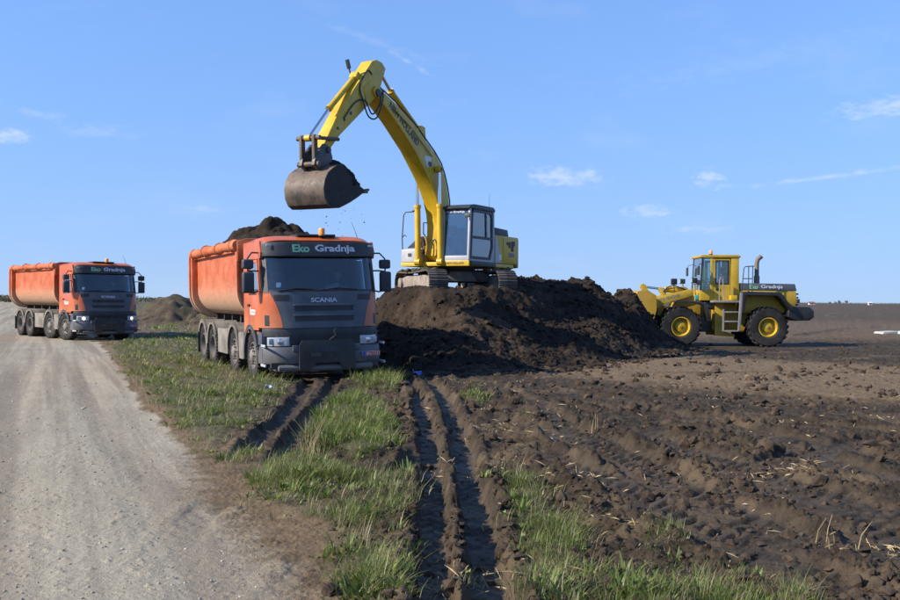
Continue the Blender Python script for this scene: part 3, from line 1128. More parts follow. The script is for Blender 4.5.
m, t, b, out = new_mat('grass')
t.nodes.remove(b)
at = nd(t, 'ShaderNodeAttribute', attribute_name='tint')
sp = nd(t, 'ShaderNodeSeparateColor')
t.links.new(at.outputs['Color'], sp.inputs[0])
green = mixc(t, sp.outputs[1], (.030, .068, .012), (.215, .280, .045))
drycol = mixc(t, sp.outputs[2], (.21, .165, .085), (.42, .34, .20))
cc = mixc(t, sp.outputs[0], green, drycol)
df = nd(t, 'ShaderNodeBsdfDiffuse')
tl = nd(t, 'ShaderNodeBsdfTranslucent')
gg = nd(t, 'ShaderNodeBsdfGlossy')
gg.inputs['Roughness'].default_value = .5
gg.inputs[0].default_value = (.5, .5, .5, 1)
t.links.new(cc, df.inputs[0])
t.links.new(mixc(t, .35, cc, (.20, .27, .03)), tl.inputs[0])
mx = nd(t, 'ShaderNodeMixShader')
mx.inputs[0].default_value = .38
t.links.new(df.outputs[0], mx.inputs[1])
t.links.new(tl.outputs[0], mx.inputs[2])
mx2 = nd(t, 'ShaderNodeMixShader')
mx2.inputs[0].default_value = .05
t.links.new(mx.outputs[0], mx2.inputs[1])
t.links.new(gg.outputs[0], mx2.inputs[2])
t.links.new(mx2.outputs[0], out.inputs[0])


def grow(poly, dn, bh, dry, count, seed):
    rs = np.random.RandomState(seed)
    xs, ys = np.array([p[0] for p in poly]), np.array([p[1] for p in poly])
    per = 13                                    # blades in a tuft
    n = count // per * 8
    y0, y1 = ys.min() - .2, ys.max() + .2
    Y = 1 / rs.uniform(1 / y1, 1 / y0, n)
    sx = rs.rand(n)
    X = xs.min() - .3 + sx * (xs.max() - xs.min() + .6)
    z, rd, tn, gr, wt = ground(X, Y)
    patchy = ss(fbm(X, Y, .9, 3, seed=22) + .45 * fbm(X, Y, 3.1, 2, seed=26), -.10, .36)
    den = gr * (.10 + .90 * patchy ** 1.5)
    ok = (rs.rand(n) < den) & (poly_sd(X, Y, poly) > -.3 - .01 * Y)
    X, Y, z = X[ok][:count // per], Y[ok][:count // per], z[ok][:count // per]
    n = len(X)
    if not n:
        return None
    vig = .28 + .75 * ss(fbm(X, Y, 1.6, 3, seed=23), -.25, .45) + 1.5 * rs.rand(n) ** 4
    dmask = ss(fbm(X, Y, .8, 3, seed=24) + .5 * fbm(X, Y, 4, 2, seed=27), -.35, .35)
    dryt = rs.rand(n) < dry * (.25 + 1.4 * dmask)
    weed = (rs.rand(n) < .16 + .6 * ss(fbm(X, Y, 1.1, 2, seed=29), .05, .3)) & ~dryt
    rad = (.022 + .05 * rs.rand(n)) * np.clip(Y / 14, 1, 4)
    rep = lambda v: np.repeat(v, per)
    N = n * per
    ox, oy = rs.normal(0, 1, N), rs.normal(0, 1, N)
    far = np.clip(rep(Y) / 11, .85, 5.5)
    Xb, Yb = rep(X) + ox * rep(rad), rep(Y) + oy * rep(rad)
    ang = np.arctan2(oy, ox) + rs.normal(0, .6, N)
    Hh = bh * rep(vig) * (.35 + .75 * rs.rand(N)) * np.where(rep(weed), .62, 1)
    W = (.0030 + .0036 * rs.rand(N)) * far * np.where(rep(weed), 4.6, 1)
    bend = np.clip(.12 + .30 * np.hypot(ox, oy) + .35 * rs.rand(N), 0, 1.1)
    dr = np.where(rep(dryt), .55 + .45 * rs.rand(N), .28 * rs.rand(N) ** 2 + (rs.rand(N) < .10) * .6)
    hue = np.clip(.72 * rep(rs.rand(n)) + .28 * rs.rand(N) + .15 * rep(fbm(X, Y, 1.4, 2, seed=30)), 0, 1)
    return Xb, Yb, rep(z) - .012, Hh, W, bend, np.clip(dr, 0, 1), ang, hue


counts = [64000, 4000, 8000, 20000, 11000, 14000, 2000, 20000, 20000, 5500, 3500, 4500, 1500, 12000, 22000, 12000]
parts = [g for g in (grow(*GRASS[i], counts[i], 100 + i) for i in range(len(GRASS))) if g is not None]
arr = [np.concatenate([p[k] for p in parts]) for k in range(9)]
tag(blades('grass', *arr[:8], 9, 'grass', arr[8]), 'rough green and dry grass growing on the verge and between the ruts', 'grass', kind='stuff')
# dead blades lying flat between the tufts
rs = np.random.RandomState(19)
n = 56000
u = rs.uniform(-.40, .42, n)
Y = 1 / rs.uniform(1 / 38., 1 / 5.0, n)
X = u * Y
z, rd, tn, gr, wt = ground(X, Y)
ok = rs.rand(n) < np.clip(gr * .9 + .10 * ss(fbm(X, Y, .7, 3, seed=28), .1, .5) * (1 - rd) * (X < 1.2), 0, 1)
X, Y, z = X[ok], Y[ok], z[ok]
n = len(X)
tag(blades('dead_grass', X, Y, z + .004, .03 + .02 * rs.rand(n), .004 * np.clip(Y / 10, .8, 3), 1.4 + 2.0 * rs.rand(n), .6 + .4 * rs.rand(n), rs.rand(n) * 6.283, 10, 'grass'), 'dead straw-coloured blades matted on the verge', 'grass', kind='stuff')
# grass on the bank left of the road
rs = np.random.RandomState(12)
n = 26000
Y = 1 / rs.uniform(1 / 260., 1 / 30., n)
e = np.interp(Y, _re[:, 1], _re[:, 0])
X = e - 9.5 - .02 * Y - 1.2 - rs.rand(n) ** 1.5 * 18
z = ground(X, Y)[0]
tag(blades('grass', X, Y, z - .01, .35 * (.4 + rs.rand(n)), .012 * np.clip(Y / 30, 1, 6), .2 + .7 * rs.rand(n), (rs.rand(n) < .55).astype(float), rs.rand(n) * 6.283, 13, 'grass'), 'tall dry grass on the bank along the far side of the road', 'grass', kind='stuff')
# straw bits in the mud
n = 9000
rs = np.random.RandomState(15)
u = rs.uniform(-.02, .58, n)
Y = 1 / rs.uniform(1 / 26., 1 / 5.2, n)
X = u * Y
z, rd, tn, gr, wt = ground(X, Y)
ok = (rs.rand(n) < (1 - rd) * (1 - gr) * (.02 + .98 * ss(fbm(X, Y, .55, 3, seed=67), .14, .42))) & (heap_base(X, Y)[1] < -.3)
X, Y, z = X[ok], Y[ok], z[ok]
mbs = MB()
for x, y, zz in zip(X, Y, z):
    a = rs.rand() * 6.283
    L = .03 + .14 * rs.rand() ** 2.5
    w = (.0012 + .0016 * rs.rand()) * min(2.2, max(1, y / 8))
    dx, dy = math.cos(a) * L, math.sin(a) * L
    px, py = -math.sin(a) * w, math.cos(a) * w
    k = rs.uniform(.0, .05)
    mbs.add([(x - px, y - py, zz + .012), (x + px, y + py, zz + .012), (x + dx + px, y + dy + py, zz + .012 + k), (x + dx - px, y + dy - py, zz + .012 + k), (x + dx * .5, y + dy * .5, zz + .022 + k * .5)],
            [(0, 1, 4), (1, 2, 4), (2, 3, 4), (3, 0, 4)])
tag(mbs.build('straw', 'straw', sharp=0), 'bits of yellow straw trodden into the mud', 'straw', kind='stuff')

# tall dead weed stems
def stems(px, py, n, h, seed, label):
    x0, y0 = G(px, py)
    rr = random.Random(seed)
    root = thing('dry_weed', label, 'dry weed', (x0, y0, ground_z(x0, y0)))
    for k in range(n):
        a, r = rr.uniform(0, 6.28), rr.uniform(0, .16)
        hh = h * rr.uniform(.45, 1.05)
        dx, dy = rr.uniform(-.6, .6) * hh, rr.uniform(-.6, .6) * hh
        bx_, by_ = r * math.cos(a), r * math.sin(a)
        MB().tube([(bx_, by_, -.06), (bx_ + dx * .35, by_ + dy * .35, hh * .5), (bx_ + dx, by_ + dy, hh)], [.0045, .0035, .0018], 5).build('stem', 'straw', root)
    return root


stems(312, 452, 16, .42, 1, 'clump of tall dry stems in front of the nearest truck')
stems(304, 462, 8, .30, 2, 'short dry stems just below the tallest dry clump')
stems(592, 432, 6, .26, 3, 'few dry stalks sticking out of the churned mud right of the ruts')
stems(836, 548, 5, .2, 4, 'thin dry stalks standing in the mud at lower right')
stems(232, 385, 9, .35, 5, 'dry stems in the verge left of the nearest truck wheels')

# ------------------------------------------------------------------ dump truck (x forward from the bumper, y left, z up)
def interp(x, xs, ys):
    return float(np.interp(x, xs, ys))


def arc_pts(cx, cz, r, a0, a1, n):
    return [(cx + r * math.cos(R(a0 + (a1 - a0) * i / n)), cz + r * math.sin(R(a0 + (a1 - a0) * i / n))) for i in range(n + 1)]


def tyre_profile(Ro, Ri, w):
    h = w / 2
    return [(Ri, -h * .78), (Ri + .03, -h * .92), ((Ro + Ri) / 2, -h), (Ro - .045, -h * .96), (Ro - .012, -h * .80), (Ro, -h * .66), (Ro, -h * .36), (Ro - .014, -h * .34), (Ro - .014, -h * .28), (Ro, -h * .26),
            (Ro, h * .26), (Ro - .014, h * .28), (Ro - .014, h * .34), (Ro, h * .36), (Ro, h * .66), (Ro - .012, h * .80), (Ro - .045, h * .96), ((Ro + Ri) / 2, h), (Ri + .03, h * .92), (Ri, h * .78), (Ri - .004, 0), (Ri, -h * .78)]


def truck_wheel(parent, x, y, dual, steer=0.0):
    """outer face looks along the sign of y"""
    s = 1 if y > 0 else -1
    w = link('wheel', None, parent)
    w.location = (x, y, .53)
    w.rotation_euler = (0, 0, steer)
    w.empty_display_size = .1
    key = ('truckwheel', dual, s)
    if key not in MESHES:
        ty = MB().lathe(tyre_profile(.53, .29, .30), (0, 0, 0), 'y', 40)
        lug = MB()
        for k in range(40):
            a = 2 * math.pi * k / 40
            for side in (-1, 1):
                lug.box((.528 * math.cos(a), side * .122, .528 * math.sin(a)), (.02, .05, .045), Matrix.Rotation(-a, 3, 'Y'))
        ty.add(lug.v, lug.f)
        rim = MB()
        if dual:
            prof = [(.295, -.1), (.295, .13), (.27, .135), (.255, .05), (.24, -.06), (.15, -.09), (.15, -.02), (.10, .03), (.0, .035)]
        else:
            prof = [(.295, -.1), (.295, .13), (.27, .135), (.26, .09), (.22, .06), (.20, .12), (.15, .13), (.13, .17), (.10, .19), (.0, .195)]
        rim.lathe([(r, h * s) for r, h in prof], (0, 0, 0), 'y', 30)
        nuts = MB()
        for k in range(10):
            a = 2 * math.pi * k / 10
            if dual:
                nuts.cyl((.19 * math.cos(a), -.09 * s, .19 * math.sin(a)), (.19 * math.cos(a), -.03 * s, .19 * math.sin(a)), .017, 8)
            else:
                nuts.cyl((.178 * math.cos(a), .10 * s, .178 * math.sin(a)), (.178 * math.cos(a), .185 * s, .178 * math.sin(a)), .018, 8)
        tm, rm, nm = ty.mesh('tyre'), rim.mesh('rim', flip=True), nuts.mesh('wheel_nuts')
        tm.materials.append(MAT['rubber'])
        rm.materials.append(MAT['rim'])
        nm.materials.append(MAT['rim'])
        MESHES[key] = (tm, rm, nm)
    tm, rm, nm = MESHES[key]
    link('tyre', tm, w)
    link('rim', rm, w)
    tag(link('wheel_nuts', nm, w), kind='stuff')
    return w


MESHES = {}


def front_x(y, z):
    x = interp(z, [.3, 1.16, 1.88, 2.70, 2.96], [.0, -.01, -.07, -.27, -.36])
    return x - .32 * min(1, abs(y) / 1.25) ** 6


def make_truck(label, loc, rz, lit, steer):
    T = thing('dump_truck', label, 'dump truck', loc, rz, 'orange tipper trucks')
    HWD = 1.245

    def fpatch(mb, y0f, y1f, z0, z1, out_=0.0, nu=10, nv=6, th=.02):
        def fn(u, v):
            z = z0 + (z1 - z0) * v
            y = y0f(z) + (y1f(z) - y0f(z)) * u
            return (front_x(y, z) + out_, y, z)
        mb.patch(fn, nu, nv, th)
        return mb
    K = lambda c: (lambda z: c)
    # --- cab shell: sides, roof, rear wall, pillars
    cab = MB()
    zb, zw0, zw1, zt = 1.02, 1.86, 2.60, 3.0
    xr = -2.05
    for s in (-1, 1):
        y = s * HWD
        # front corner panel wraps from the front to the side
        def half(z):
            return .88 + .22 * max(0, (z - 1.16) / .72) ** 1.6

        def corner(u, v, s=s):
            z = 1.16 + .74 * v
            h0 = min(half(z), 1.235)
            if u < .5:
                yy = h0 + (1.25 - h0) * (u / .5)
                return (front_x(yy, z), s * yy, z)
            return (front_x(1.25, z) - .40 * (u - .5) / .5, s * (1.25 + .004 * (u - .5)), z)
        cab.patch(corner, 16, 8, .02 * s)
        # rear side panel behind the door and sill above the door
        cab.prism([(-1.62, 1.02), (xr, 1.02), (xr, 2.98), (-1.62, 2.98)], 'y', y, y - s * .05)
        cab.prism([(-.46, 2.60), (-1.62, 2.60), (-1.62, 2.98), (-.52, 2.96), (-.40, 2.72)], 'y', y, y - s * .05)
        # A pillar
        cab.prism([(-.36, 1.88), (-.44, 1.88), (-.66, 2.64), (-.58, 2.64)], 'y', y - s * .002, y - s * .06)
    cab.bb(xr, xr + .05, -1.19, 1.19, 1.02, 2.98)
    cab.bb(-.5, xr + .06, -1.19, 1.19, 1.0, 1.06)
    # roof with rounded edge

    def roof(u, v):
        y = -1.25 + 2.5 * u
        x = -.36 - 1.69 * v
        e = min(1, abs(y) / 1.25)
        return (x - .25 * (1 - v) * e ** 6, y, 3.06 + .03 * math.sin(math.pi * min(1, v * 1.3)) - .10 * e ** 8 - .08 * max(0, 1 - v * 6))
    cab.patch(roof, 24, 10, .04)
    cab.build('cab', 'orange', T, sharp=40)
    for s in (-1, 1):
        y = s * 1.252
        d = MB()
        d.prism([(-.62, 1.10), (-1.60, 1.10), (-1.60, 1.84), (-.62, 1.84), (-.60, 1.5)], 'y', y, y - s * .05)
        d.prism([(-1.60, 1.84), (-1.60, 2.585), (-1.53, 2.585), (-1.53, 1.84)], 'y', y, y - s * .05)
        d.prism([(-1.53, 2.585), (-.72, 2.585), (-.70, 2.52), (-1.53, 2.52)], 'y', y, y - s * .05)
        d.prism([(-.50, 1.84), (-.58, 1.84), (-.79, 2.52), (-.72, 2.585)], 'y', y, y - s * .05)
        dr = d.build('door', 'orange', T, bevel=.006)
        MB().prism([(-.585, 1.845), (-1.535, 1.845), (-1.535, 2.525), (-.785, 2.525)], 'y', y - s * .028, y - s * .034).build('side_window', 'side_glass', dr, sharp=0)
        MB().box((-1.48, y + s * .015, 1.62), (.18, .03, .05)).build('handle', 'black_trim', dr, bevel=.01)
        if s < 0:
            lettering('kuzo', .50, .17, 'white_paint', dr, frame((-1.12, y - .006, 1.50), (1, 0, 0), (0, 0, 1)), .03, .006)
        # side air inlet in the orange corner
        MB().patch(lambda u, v, s=s: (front_x(1.13 + .075 * u, 1.2 + .22 * v) + .006, s * (1.13 + .075 * u), 1.20 + .22 * v), 3, 3, .012 * s).build('corner_inlet', 'black_trim', T)
    # --- grille panel and its slots
    g = fpatch(MB(), lambda z: -(.875 + .22 * max(0, (z - 1.16) / .72) ** 1.6), lambda z: .875 + .22 * max(0, (z - 1.16) / .72) ** 1.6, 1.15, 1.90, .008, 24, 8, .03)
    gr = g.build('grille_panel', 'slate', T)
    for z0, z1 in ((1.50, 1.60), (1.29, 1.39)):
        fpatch(MB(), K(-.63), K(.63), z0, z1, .014, 12, 2, .02).build('grille_slot', 'black_trim', gr)
        fpatch(MB(), K(-.66), K(.66), z1 + .003, z1 + .045, .034, 12, 2, .035).build('grille_lip', 'slate', gr, bevel=.006)
    for s in (-1, 1):
        fpatch(MB(), K(s * .74), K(s * 1.04), 1.72, 1.84, .014, 6, 3, .012 * s).build('cowl_inlet', 'black_trim', gr)
    lettering('SCANIA', .56, .092, 'white_letter', gr, frame((front_x(0, 1.72) + .018, 0, 1.725), (0, 1, 0), (-.08, 0, 1)), .02, .012)
    # --- windscreen, black surround, visor
    sur = MB()
    fpatch(sur, K(-1.20), K(1.20), 1.875, 1.94, .004, 16, 1, .03)
    fpatch(sur, K(-1.20), K(1.20), 2.63, 2.72, .004, 16, 1, .03)
    for s in (-1, 1):
        fpatch(sur, K(s * 1.13), K(s * 1.215), 1.88, 2.70, .006, 3, 8, .03 * s)
    sur.build('windscreen_surround', 'black_trim', T)
    fpatch(MB(), K(-1.14), K(1.14), 1.93, 2.64, -.004, 24, 8, .006).build('windscreen', 'windscreen_glass', T)
    vis = MB()

    def visor(u, v):
        y = -1.22 + 2.44 * u
        z = 2.64 + .29 * v
        return (front_x(y * .98, 2.7) + .11 - .03 * v, y, z)
    vis.patch(visor, 24, 4, .03)
    vb = vis.build('sun_visor', 'charcoal', T, bevel=.006)
    vx = front_x(0, 2.7) + .11
    lettering('Eko', .36, .165, 'green_letter', vb, frame((vx - .005, -.445, 2.80), (0, 1, 0), (-.1, 0, 1)), .035, .010)
    lettering('Gradnja', .86, .19, 'white_letter', vb, frame((vx - .005, .29, 2.785), (0, 1, 0), (-.1, 0, 1)), .03, .010)
    for s in (-1, 1):
        MB().box((front_x(1.02, 2.7) + .095, s * 1.10, 2.86), (.03, .12, .05)).build('marker_lamp', 'lamp_lens', vb, bevel=.01)
    for y0, y1 in ((-.95, -.20), (-.15, .72)):
        MB().tube([(front_x(y0, 1.95) + .03, y0, 1.915), (front_x((y0 + y1) / 2, 1.96) + .045, (y0 + y1) / 2, 1.975), (front_x(y1, 1.95) + .03, y1, 1.945)], .013, 6).build('wiper', 'black_trim', T)
    MB().patch(lambda u, v: (front_x(-.93, 2.02) + .006, -.98 + .10 * u, 1.99 + .10 * v), 1, 1, .003).build('sticker', 'pale_blue_film', T)
    # --- bumper
    bp = MB()
    fpatch(bp, K(-1.25), K(1.25), .98, 1.145, -.01, 24, 2, .06)
    bp.build('bumper_top', 'charcoal', T, bevel=.008)
    bm_ = MB()

    def bumper(u, v):
        y = -1.27 + 2.54 * u
        z = .42 + .35 * v
        return (front_x(y, z) + .07 + .03 * math.sin(math.pi * v), y, z)
    bm_.patch(bumper, 24, 6, .10)
    for s in (-1, 1):
        bm_.prism([(-.25, .42), (-.62, .42), (-.62, .62), (-.50, .78), (-.25, .78)], 'y', s * 1.27, s * 1.20)
    bu = bm_.build('bumper', 'slate', T, bevel=.012)
    MB().tube([(-.35, -1.05, .33), (.03, -.98, .33), (.05, 0, .32), (.03, .98, .33), (-.35, 1.05, .33)], .07, 10).build('underrun_bar', 'slate', T)
    MB().bb(-.06, .03, -1.15, 1.15, .32, .45).build('lower_skirt', 'black_trim', T)
    MB().bb(-.1, .0, -.76, .76, .76, 1.0).build('bumper_centre', 'black_trim', T)
    for s in (-1, 1):
        hl = MB()
        hl.patch(lambda u, v, s=s: (front_x(.76 + .42 * u, .9) + .035, s * (.76 + .42 * u), .785 + .185 * v), 6, 3, .05 * s)
        ho = hl.build('headlight', 'lamp_lens', T, bevel=.012)
        MB().lathe([(.0, .012), (.05, .01), (.072, -.01), (.075, -.03)], (front_x(.92, .9) + .035, s * .93, .875), 'x', 18).build('lamp', 'lamp_lit' if lit else 'chrome', ho)
        MB().box((front_x(1.1, .9) + .05, s * 1.12, .88), (.02, .09, .12)).build('indicator', 'lamp_lens', ho, bevel=.008)
        MB().box((-.12, s * 1.275, .80), (.36, .02, .05)).build('corner_trim', 'silver_grey', bu, bevel=.006)
        MB().box((-.12, s * 1.275, .40), (.40, .03, .05)).build('corner_step', 'silver_grey', bu, bevel=.006)
    mp_ = MB().prism([(-.60, .30), (-.36, .30), (-.24, .43), (.24, .43), (.36, .30), (.60, .30), (.60, .80), (.54, .90), (-.54, .90), (-.60, .80)], 'x', .125, .17)
    mo = mp_.build('mounting_plate', 'black_trim', T, bevel=.008)
    MB().bb(.172, .182, -.32, .30, .66, .76).build('plate_slot', 'charcoal', mo)
    MB().bb(.172, .186, -.36, -.14, .56, .645).build('rust_patch', 'steel_dark', mo)
    for s in (-1, 1):
        MB().bb(.07, .125, s * .66 - .06, s * .66 + .06, .68, .80).build('mount_bracket', 'slate', mo, bevel=.006)
    MB().tube([(.15, .05, .90), (.19, .12, .96), (.16, .18, 1.0), (.15, .14, 1.08), (.12, .2, 1.12)], .012, 6).build('tow_pin', 'steel_dark', mo)
    pl = MB().bb(.135, .15, .76, 1.15, .535, .635).build('number_plate', 'white_paint', bu)
    MB().bb(.151, .154, .76, .83, .537, .633).build('plate_band', 'plate_blue', pl)
    MB().bb(.151, .153, .835, 1.148, .537, .633).build('plate_field', 'plate_red', pl)
    lettering('EN-1131', .28, .062, 'white_paint', pl, frame((.156, .99, .585), (0, 1, 0), (0, 0, 1)), .01, .003)
    # --- roof fittings
    MB().bb(-.55, -1.15, -.42, .42, 3.07, 3.12).build('roof_hatch', 'black_trim', T, bevel=.015)
    bc = MB().lathe([(.075, 0), (.075, .03), (.0, .03)], (-.50, .10, 3.07), 'z', 18).build('beacon', 'black_trim', T)
    MB().lathe([(.068, .03), (.068, .15), (.055, .175), (.0, .18)], (-.50, .10, 3.07), 'z', 18).build('lens', 'amber', bc)
    MB().tube([(-.75, .98, 3.05), (-.80, .95, 3.20), (-.92, .90, 3.42)], [.008, .006, .003], 6).build('antenna', 'black_trim', T)
    # --- mirrors
    for s in (-1, 1):
        ym = s * 1.50
        mi = MB().box((-.44, ym, 2.10), (.16, .24, .44)).build('mirror', 'charcoal', T, bevel=.05, seg=3)
        MB().box((-.47, ym, 2.48), (.17, .23, .20)).build('wide_mirror', 'charcoal', mi, bevel=.05, seg=3)
        MB().box((-.525, ym, 2.10), (.012, .19, .37)).build('mirror_glass', 'mirror_glass', mi)
        for line in ([(-.62, s * 1.24, 2.72), (-.52, s * 1.40, 2.72), (-.46, ym, 2.60), (-.44, ym, 2.32)], [(-.62, s * 1.25, 2.34), (-.52, s * 1.38, 2.34), (-.46, ym, 2.32)], [(-.60, s * 1.25, 1.92), (-.52, s * 1.38, 1.88), (-.46, ym, 1.92)]):
            MB().tube(line, .017, 8).build('mirror_arm', 'black_trim', mi)
    # --- cab interior
    MB().prism([(-.20, 1.20), (-.22, 1.84), (-.40, 1.92), (-.62, 1.86), (-.68, 1.40)], 'y', -.90, .90).build('dashboard', 'charcoal', T, bevel=.02)
    for s in (-1, 1):
        st = MB().box((-1.15, s * .62, 1.40), (.5, .5, .16)).build('seat', 'seat_cloth', T, bevel=.05)
        MB().box((-1.45, s * .62, 1.80), (.14, .5, .72), Matrix.Rotation(R(-8), 3, 'Y')).build('seat_back', 'seat_cloth', st, bevel=.05)
        MB().box((-1.50, s * .62, 2.26), (.10, .28, .18)).build('headrest', 'seat_cloth', st, bevel=.04)
    an = R(-38)
    ring = [(-.72 + .21 * math.cos(a) * math.sin(an) * -1, .62 + .21 * math.sin(a), 1.86 + .21 * math.cos(a) * math.cos(an)) for a in [2 * math.pi * k / 20 for k in range(20)]]
    sw = MB().tube(ring, .016, 8, closed=True)
    sw.cyl((-.72, .62, 1.86), (-.50, .62, 1.62), .03, 8)
    sw.tube([ring[5], (-.71, .62, 1.85), ring[15]], .014, 6)
    sw.build('steering_wheel', 'black_trim', T)
    MB().bb(-2.0, -1.96, -1.18, 1.18, 1.06, 2.95).build('rear_lining', 'seat_cloth', T)
    # --- chassis, tanks, guards
    fr = MB()
    for s in (-1, 1):
        fr.bb(-.3, -8.2, s * .39 - .04, s * .39 + .04, .72, 1.0)
    for x in (-.5, -2.4, -4.4, -6.7, -8.15):
        fr.bb(x - .06, x + .06, -.35, .35, .74, .96)
    fr.build('chassis_frame', 'chassis', T)
    for x in (-1.45, -3.39, -6.05, -7.40):
        ax = MB()
        ax.cyl((x, -1.0, .53), (x, 1.0, .53), .075, 10)
        if x < -5:
            ax.lathe([(0, -.25), (.2, -.18), (.24, 0), (.2, .18), (0, .25)], (x, 0, .53), 'x', 14)
        ax.build('axle', 'chassis', T)
    MB().bb(-.5, -2.0, -.42, .42, .55, 1.05).build('engine_block', 'black_trim', T, bevel=.03)

    def guard(cx, r, a0, a1, y0, y1, mat, name='mudguard'):
        n = 14
        o_, i_ = arc_pts(cx, .53, r, a0, a1, n), arc_pts(cx, .53, r - .035, a0, a1, n)
        mb = MB().prism(o_ + i_[::-1], 'y', y0, y1)
        # rolled outer lip
        yo = y0 if abs(y0) > abs(y1) else y1
        lip = MB().prism(arc_pts(cx, .53, r + .012, a0, a1, n) + arc_pts(cx, .53, r - .085, a0, a1, n)[::-1], 'y', yo, yo - .025 * (1 if yo > 0 else -1))
        mb.add(lip.v, lip.f)
        return mb.build(name, mat, T, sharp=40)
    for s in (-1, 1):
        guard(-1.45, .665, 20, 188, s * .82, s * 1.262, 'slate')
        guard(-3.39, .665, 4, 176, s * .82, s * 1.25, 'dusty_guard')
        guard(-6.05, .66, 28, 176, s * .62, s * 1.25, 'dusty_guard')
        guard(-7.40, .66, -8, 150, s * .62, s * 1.25, 'dusty_guard')
        MB().prism([(-2.15, 1.02), (-2.16, .62), (-2.25, .40), (-2.66, .40), (-2.72, .62), (-2.74, 1.0)], 'y', s * 1.24, s * .80).build('battery_box', 'dusty_guard', T, bevel=.03)
        tk = MB().prism(arc_pts(0, .72, .30, 0, 360, 20)[:-1], 'x', -4.2, -5.3) if s > 0 else MB().bb(-4.12, -5.32, -1.22, -.72, .42, 1.02)
        if s > 0:
            tk.v = [(p[0], p[1] + .92, p[2]) for p in tk.v]
        tk.build('fuel_tank' if s > 0 else 'tool_box', 'dusty_guard', T, bevel=.03)
        fl = MB()
        for x in (-8.12,):
            fl.bb(x, x - .02, s * .70, s * 1.24, .28, .85)
        fl.build('mud_flap', 'rubber', T)
        # steps ahead of the front wheel
        MB().bb(-.32, -.66, s * 1.10, s * 1.262, .80, 1.06).build('cab_step', 'slate', T, bevel=.015)
        truck_wheel(T, -1.45, s * 1.06, False, steer)
        truck_wheel(T, -3.39, s * 1.06, False, steer * .7)
        for x in (-6.05, -7.40):
            wv = truck_wheel(T, x, s * 1.07, True)
            link('inner_tyre', MESHES[('truckwheel', True, s)][0], wv).location = (0, -s * .33, 0)
    # --- exhaust stack and air intake behind the cab
    MB().tube([(-2.22, -1.05, 1.05), (-2.22, -1.05, 2.30), (-2.30, -1.05, 2.44)], .075, 12).build('exhaust_stack', 'chassis', T)
    MB().cyl((-2.25, .9, 1.1), (-2.25, .9, 2.6), .12, 12).build('air_intake', 'black_trim', T)
    MB().cyl((-2.38, -.25, 1.05), (-2.38, -.25, 2.7), .10, 14).build('tipping_ram', 'steel_dark', T)
    # --- tipper body: U-shaped tub, front and rear collars
    xf, xe = -2.52, -8.42
    zt_, zb_ = 2.92, 1.34

    def section(hw, zb, zt, r):
        pts = [(-hw, zt)]
        pts += [(-hw + r - r * math.cos(R(a)), zb + r - r * math.sin(R(a))) for a in range(0, 91, 10)]
        pts += [(hw - r + r * math.sin(R(a)), zb + r - r * math.cos(R(a))) for a in range(0, 91, 10)]
        pts += [(hw, zt)]
        return pts
    osec, isec = section(1.20, zb_, zt_, .62), section(1.16, zb_ + .04, zt_, .58)
    tub = MB().prism(osec + isec[::-1], 'x', xf, xe)
    body = tub.build('tipper_body', 'orange_body', T, sharp=30)
    for x, w, gw in ((xe, .16, .16), (xf - .16, .16, .10)):
        c_o, c_i = section(1.20 + gw, zb_ - gw * .6, zt_, .66), section(1.195, zb_ + .006, zt_, .62)
        MB().prism(c_o + c_i[::-1], 'x', x, x + w).build('end_collar', 'orange_body', body, bevel=.012, sharp=30)
    # raking rear flange
    fo, fi = section(1.40, zb_ - .12, zt_, .70), section(1.30, zb_ - .05, zt_, .68)
    MB().prism(fo + fi[::-1], 'x', xe - .16, xe - .02).build('tail_collar', 'orange_body', body, bevel=.012, sharp=30)
    fw = section(1.18, zb_ + .05, zt_, .58)
    MB().prism(fw, 'x', xf - .02, xf - .07).build('front_wall', 'orange_body', body)
    MB().prism([(-1.30, 2.60), (1.30, 2.60), (1.30, 3.06), (1.10, 3.12), (-1.10, 3.12), (-1.30, 3.06)], 'x', xf + .03, xf + .10).build('headboard', 'orange_body', body, bevel=.02)
    MB().prism(section(1.17, zb_ + .05, zt_ - .05, .58), 'x', xe + .02, xe + .07).build('tailgate', 'orange_body', body)
    for s in (-1, 1):
        MB().bb(xf, xe - .05, s * 1.19, s * 1.29, zt_ - .10, zt_).build('top_rail', 'orange_body', body, bevel=.012)
        if s < 0:
            rr = random.Random(4)
            pts, rad = [], []
            for k in range(34):
                u = k / 33
                pts.append((xf + .06 + (xe - .12 - xf - .06) * u, -1.29 + rr.uniform(-.012, .012), zt_ + .055 + rr.uniform(-.012, .012)))
                rad.append(.115 + .022 * math.sin(u * 23) * rr.uniform(.3, 1) + rr.uniform(-.008, .008))
            ta = MB().tube(pts, rad, 14).build('rolled_tarpaulin', 'orange_tarp', body)
            for u in (.08, .36, .64, .92):
                k = int(u * 33)
                MB().tube([(pts[k][0], pts[k][1] + (rad[k] + .012) * math.cos(a), pts[k][2] + (rad[k] + .012) * math.sin(a)) for a in [2 * math.pi * q / 14 for q in range(14)]], .014, 5, closed=True).build('tarpaulin_strap', 'orange_tarp', ta)
        else:
            MB().tube([(xf, 1.29, zt_ + .03), (xe, 1.29, zt_ + .03)], .03, 8).build('tarpaulin_rail', 'orange_body', body)
    sf = MB()
    for s in (-1, 1):
        sf.bb(xf - .1, xe + .05, s * .39 - .06, s * .39 + .06, 1.02, 1.32)
    for k in range(6):
        x = xf - .4 - k * 1.05
        sf.bb(x - .05, x + .05, -.7, .7, 1.14, 1.34)
    sf.build('sub_frame', 'chassis', body)
    return T, (xf, xe, zt_)


